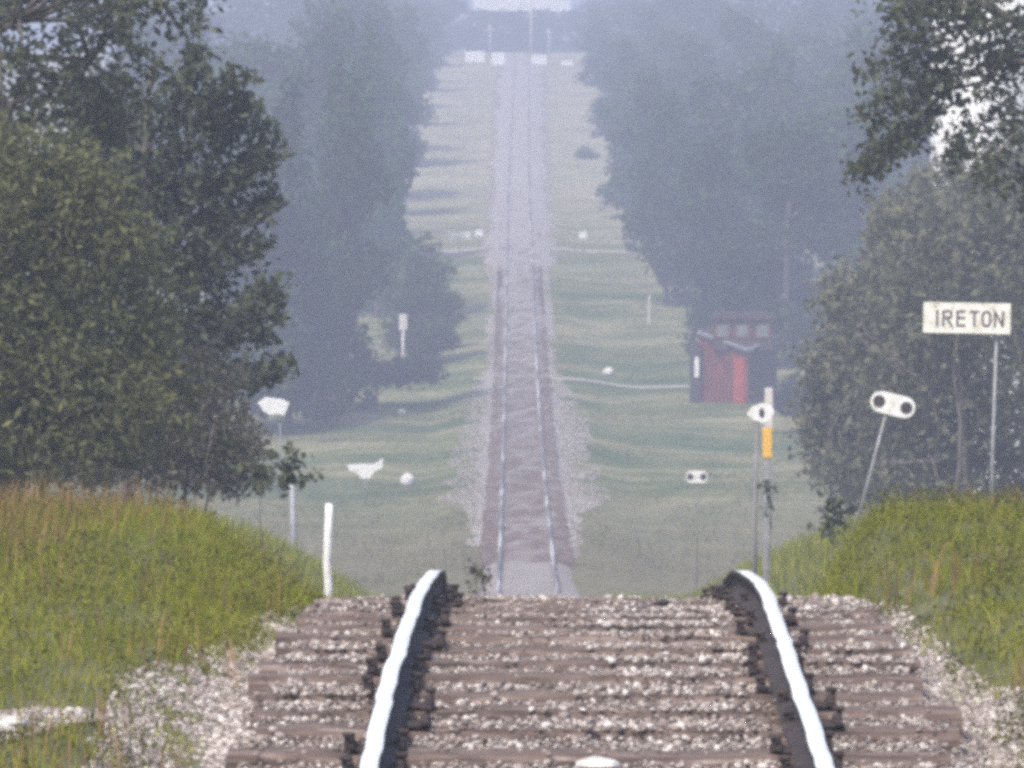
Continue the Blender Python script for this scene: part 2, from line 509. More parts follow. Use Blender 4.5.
for d in near_ties:
    k = random.randrange(6)
    if not used[k]: o = protos[k]; used[k] = True
    else: o = copy_tree(protos[k])
    sl = (float(rail_top(d + .1)) - float(rail_top(d - .1))) / .2
    o.location = (float(track_x(d)) + random.uniform(-.05, .05), d, float(rail_top(d)) - RH - .014)
    o.rotation_euler = (math.atan(sl), random.uniform(-.004, .004), random.uniform(-.02, .02))
    tag(o, 'weathered wooden sleeper under the rails on the near crest, half covered by stones', 'railway sleeper', 'sleepers on the near crest')
# far sleepers : plain copies, then the rest as one mass
fp = MB(); fp.box((0, 0, -.09), (2.6, .24, .18), bev=.015)
proto = fp.build('railway_sleeper', M['wood_tie'])
far_d = np.arange(168.0, 715.0, .6)
for i, d in enumerate(far_d[:255]):
    o = proto if i == 0 else proto.copy()
    if i: COL.objects.link(o)
    sl = (float(rail_top(d + 1)) - float(rail_top(d - 1))) / 2
    o.location = (float(track_x(d)) + random.uniform(-.07, .07), d, float(rail_top(d)) - RH)
    o.rotation_euler = (math.atan(sl), 0, random.uniform(-.03, .03))
    tag(o, 'small hazy sleeper of the track down in the valley beyond the crest', 'railway sleeper', 'sleepers of the valley track')
mb = MB()
for d in far_d[255:]:
    mb.box((float(track_x(d)), d, float(rail_top(d)) - RH - .09), (2.6, .24, .18))
tag(mb.build('distant_sleepers', M['wood_tie']), 'run of sleepers on the far hill, blurred together by haze', 'railway sleepers', kind='stuff')

# ------------------------------------------------------------------ ballast stones
t_ = (1 + 5 ** .5) / 2
ICO = np.array([(-1, t_, 0), (1, t_, 0), (-1, -t_, 0), (1, -t_, 0), (0, -1, t_), (0, 1, t_), (0, -1, -t_), (0, 1, -t_), (t_, 0, -1), (t_, 0, 1), (-t_, 0, -1), (-t_, 0, 1)]) / 1.9
IF = np.array([(0, 11, 5), (0, 5, 1), (0, 1, 7), (0, 7, 10), (0, 10, 11), (1, 5, 9), (5, 11, 4), (11, 10, 2), (10, 7, 6), (7, 1, 8), (3, 9, 4), (3, 4, 2), (3, 2, 6), (3, 6, 8), (3, 8, 9), (4, 9, 5), (2, 4, 11), (6, 2, 10), (8, 6, 7), (9, 8, 1)])


def stones(name, X, D, Z, S, mt='stone'):
    n = len(X)
    V = ICO[None] * (1 + rng.uniform(-.48, .42, (n, 12, 1)))
    V = V * rng.uniform(.6, 1.25, (n, 1, 3))
    a = rng.uniform(0, 6.283, n); c, s = np.cos(a), np.sin(a)
    V = np.stack([V[..., 0] * c[:, None] - V[..., 1] * s[:, None], V[..., 0] * s[:, None] + V[..., 1] * c[:, None], V[..., 2] * .8], -1)
    V = V * S[:, None, None] + np.stack([X, D, Z], -1)[:, None]
    Fc = (IF[None] + 12 * np.arange(n)[:, None, None]).reshape(-1, 3)
    return np_mesh(name, V.reshape(-1, 3), [Fc], M[mt])


def left_edge(d):      # where the grass starts left of the sleepers (x)
    return np.interp(d, [14, 20.7, 22.5, 23.7, 24.7, 26.5, 28, 30, 31.5, 33, 36, 40], [-1.25, -1.22, -1.27, -1.34, -1.15, -1.05, -.98, -.92, -.80, -.68, -.58, -.7])


def right_edge(d):
    return np.interp(d, [14, 21.4, 21.8, 23.3, 25.7, 28.6, 30.5, 32, 34, 40], [1.86, 1.80, 1.73, 1.80, 1.68, 1.68, 1.55, 1.40, 1.25, 1.3])


def path_gap(x, d):    # bare gravel footpath that crosses the left grass
    return (x < -1.32) & (np.abs(d - (21.6 + (x + 1.9) * -1.6 * -1 + 0)) < .55 * sstep(-1.3, -1.95, x) + .18)


n = 330000
X = rng.uniform(-2.4, 2.2, n); D = 14 + 20.5 * rng.random(n) ** .8
xc = track_x(D); u = X - xc
keep = (X > left_edge(D) - .12 - .15 * rng.random(n)) & (X < right_edge(D) + .10 + .12 * rng.random(n))
tx = rng.random(n)
near = np.array(near_ties)
dist_t = np.min(np.abs(D[:, None] - near[None, :]), axis=1)
on_tie = (dist_t < .125) & (np.abs(u) < 1.3)
cover = vnoise(X * 1.6, D * 1.1, 61)
keep &= (~on_tie) | (rng.random(n) < np.clip((cover - .40) * 1.3, .03, .45))
keep &= ~((np.abs(np.abs(u) - .7525) < .10) & (rng.random(n) < .85))
gap = path_gap(X, D)
keep |= gap & (rng.random(n) < .9)
X, D, on_tie = X[keep], D[keep], on_tie[keep]
S = np.clip(rng.lognormal(math.log(.0088), .36, len(X)), .005, .021)
uu = np.abs(X - track_x(D))
Z = np.where(uu < 1.4, ballast_level(D) + rng.uniform(-.055, -.004, len(X)), ground_z(X, D) + .01)
Z = np.where((uu >= 1.25) & (uu < 1.6), np.maximum(ballast_level(D) - .03 - .15 * np.clip((uu - 1.15) / .45, 0, 1), ground_z(X, D)) + .008, Z)
Z = np.where(on_tie, ballast_level(D) + .011 + S * .4, Z)
tag(stones('ballast_gravel', X, D, Z, S), 'pinkish grey crushed stone spread between and over the sleepers', 'gravel', kind='stuff')


# gravel spilled down the shoulders of the valley track, thinning out into the grass
n = 95000
D = 178 + 540 * rng.random(n) ** 1.25
sd = np.where(rng.random(n) < .5, -1, 1)
wid = np.interp(D, [178, 196, 205, 262, 280, 345, 362, 520, 720], [.5, .6, 1.7, 1.5, .6, .5, .8, .9, .9])
off = np.interp(D, [178, 262, 280, 345, 362, 720], [1.25, 1.3, 1.25, 1.25, 1.6, 1.9])
q = rng.random(n) ** 1.3
X = track_x(D) + sd * (off + q * wid)
k = rng.random(n) < np.clip(1.25 - q + (vnoise(X * 1.2, D / 3.0, 63) - .5) * 1.8, 0, 1)
X, D = X[k], D[k]
S = rng.uniform(.018, .05, len(X))
u = np.abs(X - track_x(D))
Z = np.maximum(ground_z(X, D), np.where(u < bw(D), ballast_level(D) - .1, -99)) + S * .3
tag(stones('spilled_gravel', X, D, Z, S, 'shoulder'), 'pale gravel spilled along the shoulders of the far track', 'gravel', kind='stuff')


# ------------------------------------------------------------------ grass
def blades(name, X, D, Z, H, W, mats, lean=.5, mi=None):
    n = len(X)
    a = rng.uniform(0, 6.283, n); b = rng.uniform(0, 6.283, n)
    ln = H * lean * rng.random(n)
    wx, wy = np.cos(a) * W / 2, np.sin(a) * W / 2
    lx, ly = np.cos(b) * ln, np.sin(b) * ln
    P = np.zeros((n, 5, 3))
    P[:, 0] = np.stack([X - wx, D - wy, Z], -1); P[:, 1] = np.stack([X + wx, D + wy, Z], -1)
    P[:, 2] = np.stack([X + wx * .8 + lx * .35, D + wy * .8 + ly * .35, Z + H * .6], -1)
    P[:, 3] = np.stack([X - wx * .8 + lx * .35, D - wy * .8 + ly * .35, Z + H * .6], -1)
    P[:, 4] = np.stack([X + lx, D + ly, Z + H], -1)
    k = np.arange(n)[:, None] * 5
    q = k + np.array([[0, 1, 2, 3]]); t = k + np.array([[3, 2, 4]])
    return np_mesh(name, P.reshape(-1, 3), [q, t], mats)


def scatter_grass(n, x0, x1, d0, d1):
    return rng.uniform(x0, x1, n), rng.uniform(d0, d1, n)


def grass_side(side, n):
    if side < 0: X, D = scatter_grass(n, -5.2, -.75, 16, 66)
    else: X, D = scatter_grass(n, 1.15, 6.0, 16, 66)
    vis = np.abs(X) < .047 * D + .25
    keep = (vis | (rng.random(n) < .25)) & (rng.random(n) < np.clip(38 / D, .3, 1) ** 1.5)
    jit = (vnoise(X * 5, D * 5, 71) - .5) * .35
    if side < 0: e = left_edge(D) - X + jit
    else: e = X - right_edge(D) + jit
    tall = sstep(0, .5, e)
    keep &= (e > 0) & ~(path_gap(X, D) & (side < 0) & (rng.random(n) < .93))
    u = np.abs(X - track_x(D))
    clump = vnoise(X * 2.3, D * 1.6, 73) * .6 + vnoise(X * 7, D * 4, 74) * .4
    H = (.045 + .06 * tall + .04 * sstep(23, 29, D) * sstep(.3, 1.6, e) + .05 * sstep(36, 44, D) + .14 * sstep(30, 32, D) * (1 - sstep(1.1, 1.7, u)) * (1 - sstep(37, 40, D))) * (.45 + 1.0 * clump) * rng.uniform(.5, 1.2, n)
    X, D, H = X[keep], D[keep], H[keep]
    return X, D, H


XL, DL, HL = grass_side(-1, 620000)
XR, DR, HR = grass_side(1, 620000)
o = blades('grass', XL, DL, ground_z(XL, DL) - .01, HL, rng.uniform(.003, .0065, len(XL)) * np.maximum(1, DL / 32), M['grass'], 1.0)
tag(o, 'lush yellow green grass on the bank by the white marker post', 'grass', kind='stuff')
o = blades('grass', XR, DR, ground_z(XR, DR) - .01, HR, rng.uniform(.003, .0065, len(XR)) * np.maximum(1, DR / 32), M['grass'], 1.0)
tag(o, 'yellow green grass on the bank by the leaning marker plate', 'grass', kind='stuff')
# taller seeding grass along the back of both banks
n = 60000
X = rng.uniform(-5, 5.6, n); D = rng.uniform(27, 46, n)
wl = sstep(.9, 2.0, left_edge(D) - X) * sstep(27, 33, D); wr = .45 * sstep(.9, 2.2, X - right_edge(D)) * sstep(27, 32, D)
k = rng.random(n) < (wl + wr) * (.3 + .7 * (vnoise(X * 1.1, D * .8, 77) > .45))
X, D = X[k], D[k]
xs2 = np.concatenate([rng.uniform(-4, -1.1, 3500), rng.uniform(1.8, 4.4, 3500)]); ds2 = rng.uniform(18, 38, 7000)
k = vnoise(xs2 * 1.4, ds2 * .9, 79) > .64
X = np.concatenate([X, xs2[k]]); D = np.concatenate([D, ds2[k]])
o = blades('seeding_grass', X, D, ground_z(X, D) - .01, rng.uniform(.12, .30, len(X)), rng.uniform(.004, .009, len(X)), M['seed'], .5)
tag(o, 'taller grass with reddish brown seed heads along the back of the banks', 'grass', kind='stuff')
# low broad leaved weeds through the grass
for sd, (a_, b_) in ((-1, (-4, -.9)), (1, (1.6, 4.4))):
    n = 52000
    X = rng.uniform(a_, b_, n); D = rng.uniform(17, 40, n)
    e = (left_edge(D) - X) if sd < 0 else (X - right_edge(D))
    k = (e > .03) & (vnoise(X * 3, D * 2, 75) > .42) & ~(path_gap(X, D) & (sd < 0))
    X, D, e = X[k], D[k], e[k]
    C = np.stack([X, D, ground_z(X, D) + .03 + (.05 + .10 * sstep(0, .5, e)) * rng.random(len(X)) * (.5 + vnoise(X * 2.3, D * 1.6, 73))], -1)
    P_ = rng.normal(size=(len(X), 3)); P_ /= np.linalg.norm(P_, axis=1, keepdims=True)
    Q_ = np.cross(P_, np.array([.2, .3, 1.0])); Q_ /= np.linalg.norm(Q_, axis=1, keepdims=True)
    S_ = rng.uniform(.006, .016, (len(X), 1))
    V_ = np.stack([C - P_ * S_, C + Q_ * S_ * .6, C + P_ * S_, C - Q_ * S_ * .6], 1)
    o = np_mesh('ground_weeds', V_.reshape(-1, 3), [np.arange(len(X))[:, None] * 4 + np.array([[0, 1, 2, 3]])], M['weed'])
    tag(o, 'low leafy weeds through the grass on the ' + ('bank by the white marker post' if sd < 0 else 'bank by the leaning marker plate'), 'weeds', kind='stuff')
# rough grass on the slopes dropping behind the crest
n = 120000
X = rng.uniform(-9, 12, n); D = rng.uniform(44, 150, n)
u = np.abs(X - track_x(D)); k = u > 1.9
X, D = X[k], D[k]
tag(blades('slope_grass', X, D, ground_z(X, D) - .02, rng.uniform(.12, .4, len(X)), rng.uniform(.012, .03, len(X)), M['grass'], .8), 'rough grass on the slope dropping away behind the crest', 'grass', kind='stuff')
# valley and far hill meadow
n = 170000
D = 163 + 552 * rng.random(n) ** 1.3
X = rng.uniform(-1, 1, n) * (16 + D * .02)
u = np.abs(X - track_x(D))
k = (u > bw(D) * (.85 + .25 * rng.random(n))) & ~((np.abs(D - 372) < 1.6)) & ~((np.abs(D - 279) < 1) & (X > 0))
k &= rng.random(n) < .25 + .75 * (vnoise(X / 2.2, D / 6, 81) > .42)
X, D = X[k], D[k]
H = rng.uniform(.07, .26, len(X)) * (.5 + vnoise(X / 4, D / 10, 83))
tag(blades('meadow_grass', X, D, ground_z(X, D) - .02, H, rng.uniform(.012, .03, len(X)), M['meadow'], 1.1),
    'rough tufted meadow grass beside the far track', 'grass', kind='stuff')


# ------------------------------------------------------------------ trees
def leaf_mesh(name, C, S, mats, parent, flat=.0, aspect=.55):
    n = len(C)
    a = rng.normal(size=(n, 3)); a[:, 2] *= (1 - flat); a /= np.linalg.norm(a, axis=1, keepdims=True)
    b = rng.normal(size=(n, 3)); b -= a * (a * b).sum(1, keepdims=True); b /= np.linalg.norm(b, axis=1, keepdims=True)
    S = S[:, None]
    P = np.stack([C - a * S, C + b * S * aspect - a * S * .1, C + a * S, C - b * S * aspect - a * S * .1], 1)
    k = np.arange(n)[:, None] * 4 + np.array([[0, 1, 2, 3]])
    return np_mesh(name, P.reshape(-1, 3), [k], mats, parent=parent)


def sample_lobes(lobes, n, hollow=.45):
    L = np.array(lobes, float)
    w = (L[:, 3] * L[:, 4] * L[:, 5]) ** .67; w /= w.sum()
    i = rng.choice(len(L), n, p=w)
    d = rng.normal(size=(n, 3)); d /= np.linalg.norm(d, axis=1, keepdims=True)
    r = (hollow ** 3 + (1 - hollow ** 3) * rng.random(n)) ** (1 / 3)
    return L[i, :3] + d * r[:, None] * L[i, 3:6], i


def wood(mb, base, top, r0, wob=.06, n=6, sides=7, rt=.25):
    base, top = Vector(base), Vector(top); L = (top - base).length
    pts, rad = [], []
    for k in range(n + 1):
        t = k / n
        p = base.lerp(top, t)
        if 0 < k < n: p += Vector((random.gauss(0, wob), random.gauss(0, wob), random.gauss(0, wob * .5))) * L * .5
        pts.append(p); rad.append(r0 * (1 - t * (1 - rt)))
    mb.tube(pts, rad, sides)
    return pts


def tree(name, base, lobes, label, cat='tree', leafmat=None, barkmat=None, nclus=500, per=9, csd=.12, leaf=.05, trunk_r=.1,
         trunk_top=None, sprays=(), group=None, hollow=.45, flat=0.0, aspect=.55, gap=0.0, twigs=60, stems=1, rim=0):
    """lobes and sprays in world coordinates"""
    base = Vector(base)
    root = empty(name, base, label, cat, group)
    lob = [(l[0] - base.x, l[1] - base.y, l[2] - base.z, l[3], l[4], l[5]) for l in lobes]
    for _ in range(rim):
        l = random.choice(lob[:max(1, len(lobes))]); a_ = random.uniform(-.3, math.pi + .3)
        k_ = random.uniform(.18, .38)
        lob.append((l[0] + math.cos(a_) * l[3] * .98, l[1] + random.uniform(-.5, .5) * l[4], l[2] + math.sin(a_) * l[5] * .98, l[3] * k_, l[3] * k_, l[5] * k_ * random.uniform(.6, 1.2)))
    mb = MB()
    top = Vector(trunk_top) - base if trunk_top is not None else (Vector(max(lob, key=lambda l: l[2])[:3]) if lob else Vector((0, 0, 1)))
    for s_ in range(stems):
        off = Vector((random.uniform(-.3, .3), random.uniform(-.3, .3), 0)) * (s_ > 0)
        tp = top + off * 3 - Vector((0, 0, .2 * s_ * top.z))
        tr = wood(mb, off * .5 - Vector((0, 0, .3)), tp, trunk_r * (.8 ** s_), .03)
    C = np.zeros((0, 3))
    if lob:
        C, li = sample_lobes(lob, nclus, hollow)
        if gap > 0:
            g1 = vnoise(C[:, 0] / (csd * 5) + 50, C[:, 2] / (csd * 5) + 90, 5) * .6 + vnoise(C[:, 1] / (csd * 5) + 10, C[:, 2] / (csd * 3.5), 6) * .4
            C = C[g1 > gap]
        C = C[C[:, 2] > .02]
        for l in lob:
            a = min(tr, key=lambda p: abs(p.z - max(0.1, l[2] - .5 * l[5])))
            wood(mb, a, l[:3], trunk_r * .45, .08, 5, 5)
        for c in C[:twigs]:
            l = min(lob, key=lambda q: (q[0] - c[0]) ** 2 + (q[1] - c[1]) ** 2 + (q[2] - c[2]) ** 2)
            wood(mb, l[:3], c, trunk_r * .14, .06, 3, 4)
    S = [C]
    for sp in sprays:                        # a bough : list of world points, with leaf clusters along its outer part
        pts = [Vector(p) - base for p in sp['pts']]
        mb.tube(pts, [sp.get('r', .02) * (1 - .8 * i / (len(pts) - 1)) for i in range(len(pts))], 5)
        m = sp.get('n', 40)
        tt = sp.get('from', .3) + (1 - sp.get('from', .3)) * rng.random(m)
        seg = tt * (len(pts) - 1); i0 = np.clip(seg.astype(int), 0, len(pts) - 2)
        A = np.array([tuple(p) for p in pts])
        q = A[i0] + (A[i0 + 1] - A[i0]) * (seg - i0)[:, None]
        q = q + rng.normal(size=(m, 3)) * sp.get('sd', .05) * (1.15 - .7 * tt[:, None])
        S.append(q)
    C = np.concatenate(S)
    CC = np.repeat(C, per, 0) + rng.normal(size=(len(C) * per, 3)) * csd
    CC = CC[CC[:, 2] > .0]
    mb.build('trunk', barkmat or M['bark'], root, True)
    leaf_mesh('crown', CC, leaf * rng.uniform(.4, 1.5, len(CC)), leafmat, root, flat, aspect)
    return root


def lobe(px, py, D, rx, rz, ry=None):
    """ellipsoid crown lobe centred on a sight line at distance D; radii in pixels at that distance"""
    s = D / F; p = at(px, py, D)
    return (p.x, p.y, p.z, rx * s, (ry if ry is not None else rx) * s, rz * s)


def gpos(px, D):
    x = (px - 512) * D / F
    return Vector((x, D, float(ground_z(x, D))))


def P(*a): return [at(*q) for q in a]


# near, left
tree('broadleaf_tree', gpos(-190, 55), [lobe(-80, -30, 55, 160, 130), lobe(20, 20, 54, 110, 85), lobe(90, 60, 55, 85, 62), lobe(10, 105, 54, 60, 50), lobe(150, -20, 56, 80, 70), lobe(-60, 120, 56, 90, 100)],
     'dark leafy tree overhanging the upper corner above the olive willow', leafmat=M['dark_leaf'], nclus=1500, per=9, csd=.09, leaf=.042, trunk_r=.22,
     trunk_top=at(-150, -60, 55), gap=.35, twigs=120,
     sprays=[dict(pts=P((90, 10, 55), (150, 0, 55), (200, 22, 55)), n=26, sd=.06, r=.02), dict(pts=P((0, 60, 54), (5, 130, 54), (0, 175, 54)), n=30, sd=.06),
             dict(pts=P((60, 90, 55), (110, 120, 55), (112, 140, 55)), n=24, sd=.06)])
spr = []
for (a, b, c, nn, sd) in [((150, 190), (205, 120), (236, 72), 75, .16), ((170, 230), (220, 150), (246, 100), 70, .15), ((150, 140), (185, 90), (200, 50), 50, .12), ((170, 250), (235, 178), (276, 128), 62, .10), ((200, 200), (245, 170), (280, 155), 30, .06),
                     ((170, 270), (240, 220), (276, 194), 34, .06), ((190, 250), (240, 212), (281, 212), 20, .045), ((160, 300), (220, 262), (268, 242), 50, .09),
                     ((170, 330), (235, 305), (284, 285), 44, .07), ((190, 340), (240, 322), (283, 312), 36, .06), ((150, 350), (215, 345), (270, 335), 30, .06),
                     ((170, 372), (225, 370), (286, 366), 44, .06), ((180, 385), (230, 388), (258, 378), 26, .06)]:
    spr.append(dict(pts=P((*a, 62), (*b, 61.6 + random.uniform(-.4, .4)), (*c, 61.5 + random.uniform(-.6, .6))), n=nn, sd=sd, r=.022, **{'from': .25}))
tree('aspen_tree', gpos(120, 62), [lobe(150, 150, 62, 45, 60), lobe(180, 220, 62, 55, 65), lobe(165, 310, 62, 65, 60), lobe(95, 200, 62.6, 70, 100), lobe(100, 110, 62.6, 50, 50), lobe(175, 380, 62.4, 50, 50)],
     'dusky aspen with ragged leafy branch tips reaching towards the track', leafmat=M['spray_leaf'], barkmat=M['bark'], nclus=1150, per=9, csd=.07, leaf=.05, trunk_r=.09,
     trunk_top=at(150, 70, 62), sprays=spr, gap=.29)
tree('willow', gpos(10, 50), [lobe(20, 260, 50, 110, 130), lobe(90, 310, 50.4, 90, 130), lobe(-50, 330, 49.6, 110, 150), lobe(60, 200, 50, 60, 60), lobe(30, 400, 49.6, 120, 90), lobe(110, 400, 50.4, 80, 80), lobe(-20, 190, 50, 70, 55)],
     'broad olive green willow thicket behind the tall seeding grass', 'willow', leafmat=M['willow'], nclus=3600, per=9, csd=.10, leaf=.045, trunk_r=.08, aspect=.34, stems=4, trunk_top=at(20, 180, 50), hollow=.2, rim=26, gap=.2)
tree('shrub', gpos(190, 56), [lobe(180, 425, 56, 70, 65), lobe(130, 440, 55.6, 70, 50), lobe(225, 450, 56, 40, 45), lobe(195, 370, 56.3, 45, 40)],
     'grey brown twiggy shrub under the aspen branches', 'shrub', leafmat=M['bush_leaf'], nclus=620, per=9, csd=.08, leaf=.034, trunk_r=.03, stems=5, trunk_top=at(185, 380, 56), twigs=140)
tree('sapling', gpos(262, 46), [], 'thin sapling with a few dark leaves beside a grey post', 'sapling', leafmat=M['dark_leaf'], per=5, csd=.035, leaf=.04, trunk_r=.012,
     trunk_top=at(262, 478, 46), sprays=[dict(pts=P((262, 478, 46), (240, 460, 46), (228, 448, 46)), n=7, sd=.05, r=.006), dict(pts=P((262, 490, 46), (285, 474, 46), (295, 452, 46)), n=15, sd=.06, r=.006),
                                          dict(pts=P((265, 490, 46), (300, 480, 46), (316, 466, 46)), n=9, sd=.05, r=.006), dict(pts=P((262, 495, 46), (262, 485, 46), (258, 470, 46)), n=8, sd=.05, r=.006)])
tree('thicket', gpos(90, 72), [lobe(20, 430, 72, 90, 65), lobe(110, 425, 72, 80, 65), lobe(190, 440, 72.4, 65, 50), lobe(-60, 420, 72, 90, 80), lobe(240, 462, 71, 30, 28), lobe(150, 380, 72.5, 60, 50)],
     'dark dense thicket low behind the willow stems', 'shrub', leafmat=M['bush_leaf'], nclus=1500, per=8, csd=.11, leaf=.06, trunk_r=.05, stems=4, trunk_top=at(90, 400, 72), hollow=.2)
# near, right
spr = []
for (a, b, c, nn, sd) in [((1010, 40), (940, 60), (862, 73), 50, .08), ((1000, 60), (930, 85), (872, 100), 45, .09), ((990, 80), (910, 100), (850, 123), 42, .06), ((960, 100), (905, 130), (868, 155), 60, .09), ((930, 120), (890, 150), (852, 178), 44, .06),
                     ((1010, 0), (940, 8), (874, 6), 44, .08), ((990, 20), (930, 30), (893, 38), 44, .09), ((1020, 90), (975, 130), (960, 165), 40, .12), ((1040, 100), (1000, 150), (985, 190), 44, .12)]:
    spr.append(dict(pts=P((*a, 60), (*b, 59.7 + random.uniform(-.3, .3)), (*c, 59.5 + random.uniform(-.5, .5))), n=nn, sd=sd, r=.022, **{'from': .2}))
tree('broadleaf_tree', gpos(1110, 60), [lobe(1010, -30, 60, 120, 75), lobe(1090, 30, 60, 90, 100), lobe(955, -5, 60, 65, 40), lobe(1040, 120, 60.5, 60, 90), lobe(985, 65, 60, 55, 45)],
     'dark leafy tree with loose boughs hanging in front of the white silo', leafmat=M['dark_leaf'], nclus=820, per=8, csd=.09, leaf=.045, trunk_r=.2,
     trunk_top=at(1085, -40, 60), sprays=spr, gap=.42)
tree('shrub', gpos(1075, 90), [lobe(1075, 240, 90, 55, 100), lobe(1070, 360, 90, 52, 90), lobe(1085, 450, 90, 60, 70)],
     'dark shrub at the edge behind the station sign post', 'shrub', leafmat=M['dark_leaf'], nclus=700, per=8, csd=.10, leaf=.05, trunk_r=.05, stems=3, trunk_top=at(1075, 180, 90))
for i, (px, D, lobes, lab) in enumerate([
    (960, 118, [(955, 265, 85, 90), (900, 330, 75, 90), (985, 340, 80, 110), (930, 420, 90, 90), (930, 480, 100, 40), (1010, 460, 70, 60), (1000, 210, 55, 60)], 'tall grey green thicket directly behind the station sign'),
    (850, 128, [(890, 400, 75, 95), (868, 330, 50, 60), (855, 450, 45, 60), (915, 280, 55, 80)], 'grey green bushy thicket behind the leaning marker plate'),
    (1030, 138, [(1030, 230, 75, 90), (1010, 330, 90, 120), (960, 195, 45, 38)], 'grey green tree rising below the white silo'),
]):
    tree('thicket', gpos(px, D), [lobe(a, b, D + .4 * k, c, d) for k, (a, b, c, d) in enumerate(lobes)], lab, 'shrub', leafmat=M['right_leaf'], nclus=2300, per=8, csd=.17, leaf=.085,
         trunk_r=.09, stems=3, trunk_top=at(px, lobes[0][1], D), hollow=.25, rim=22, gap=.22)
tree('weed', gpos(832, 53), [], 'small dark leafy weed at the foot of the leaning plate post', 'plant', leafmat=M['dark_leaf'], per=6, csd=.04, leaf=.04, trunk_r=.01, trunk_top=at(832, 500, 53),
     sprays=[dict(pts=P((832, 545, 53), (828, 520, 53), (830, 492, 53)), n=14, sd=.07, r=.006), dict(pts=P((832, 545, 53), (842, 520, 53), (846, 505, 53)), n=9, sd=.06, r=.006)])
tree('weed', gpos(772, 78), [], 'small dark weed beside the orange marker post', 'plant', leafmat=M['dark_leaf'], per=6, csd=.05, leaf=.045, trunk_r=.01, trunk_top=at(772, 480, 78),
     sprays=[dict(pts=P((772, 530, 78), (770, 500, 78), (773, 478, 78)), n=10, sd=.08, r=.008)])

tree('weed', at(477, 597, 29.6), [], 'small grey green weed growing beside the rail at the crest', 'plant', leafmat=M['bush_leaf'], per=7, csd=.012, leaf=.011, trunk_r=.004, trunk_top=at(477, 580, 29.6),
     sprays=[dict(pts=P((477, 597, 29.6), (476, 580, 29.6), (474, 564, 29.6)), n=16, sd=.025, r=.003), dict(pts=P((478, 597, 29.6), (484, 582, 29.6), (488, 568, 29.6)), n=10, sd=.02, r=.003)])
# ---- hazy trees of the valley and the far hill
def far_proto(kind, seed):
    random.seed(seed)
    lob = []
    if kind == 'spruce':
        for k in range(9):
            t = k / 8
            lob.append((random.uniform(-.2, .2), random.uniform(-.2, .2), 1.2 + 8.2 * t, 2.1 * (1 - t) + .25, 2.1 * (1 - t) + .25, .75))
        lf, n = M['far_leaf_two'], 1100
    elif kind == 'poplar':
        for k in range(11):
            t = k / 10; r = 2.0 * math.sin(math.pi * (.16 + .74 * t)) + .2
            lob.append((random.uniform(-.8, .8), random.uniform(-.8, .8), .9 + 8.3 * t, r * random.uniform(.6, .9), r * random.uniform(.6, .9), random.uniform(.8, 1.2)))
        lf, n = M['far_leaf'], 1300
    else:
        for k in range(14):
            a = random.uniform(0, 6.28); t = random.random(); q = random.uniform(.4, 1.9) * math.sin(math.pi * (.2 + .65 * t))
            lob.append((math.cos(a) * q, math.sin(a) * q, .9 + 7.8 * t, random.uniform(.9, 1.5), random.uniform(.9, 1.5), random.uniform(.8, 1.3)))
        lf, n = M['far_leaf'], 1400
    return tree('tree', (0, 0, 0), lob, 'x', leafmat=lf, nclus=n, per=6, csd=.17, leaf=.15, trunk_r=.16, trunk_top=(0, 0, 9.0), twigs=30, gap=.22)


PR = [far_proto('poplar', 1), far_proto('poplar', 2), far_proto('round', 3), far_proto('round', 4), far_proto('spruce', 5)]
FRESH = [True] * len(PR)


def far_tree(k, px, D, top_py, width_px, label, group=None, nm=None):
    if FRESH[k]: o = PR[k]; FRESH[k] = False
    else: o = copy_tree(PR[k])
    b = gpos(px, D)
    h = (ZC + (YH - top_py) * D / F) - b.z
    w = width_px * D / F
    o.location = b - Vector((0, 0, .1)); o.rotation_euler = (0, 0, random.uniform(0, 6.28))
    o.scale = (w / 4.6, w / 4.6, h / 10.0)
    o.name = nm or ['poplar_tree', 'poplar_tree', 'bushy_tree', 'bushy_tree', 'spruce_tree'][k]
    tag(o, label, 'tree', group)
    return o


far_tree(0, 338, 262, 62, 118, 'tall rounded poplar nearest the track at the foot of the left valley slope')
far_tree(4, 288, 256, 66, 130, 'pointed spruce standing just behind the aspen branch tips')
far_tree(2, 215, 252, 110, 150, 'broad bushy tree behind the aspen, beside the pointed spruce')
far_tree(3, 418, 292, 226, 92, 'low plum grey bushy tree on its own beside the far track', nm='bushy_tree')
far_tree(2, 450, 300, 285, 40, 'smallest plum grey bush at the edge of the far track')
gl, gr = 'hazy trees lining the left of the far track', 'hazy trees lining the right of the far track'
ll, lr = 'blue hazy tree in the dense row left of the far track', 'blue hazy tree in the dense row right of the far track'
for (k, px, D, top, w) in [(1, 378, 318, 30, 85), (0, 330, 322, 10, 120), (2, 250, 330, 20, 130), (1, 372, 362, 18, 90), (3, 320, 380, -8, 120),
                           (0, 385, 410, 12, 85), (2, 350, 430, -20, 110), (1, 398, 470, 6, 70), (3, 360, 490, -25, 100), (0, 404, 530, 5, 66), (2, 372, 560, -20, 90),
                           (1, 418, 600, 8, 56), (3, 390, 620, -20, 80), (0, 432, 668, 2, 50), (2, 405, 690, -15, 70), (1, 190, 350, 10, 120), (0, 130, 350, -10, 120), (2, 310, 560, -20, 120), (3, 240, 560, -15, 130), (2, 180, 520, -20, 120)]:
    far_tree(k, px, D, top, w, ll, gl)
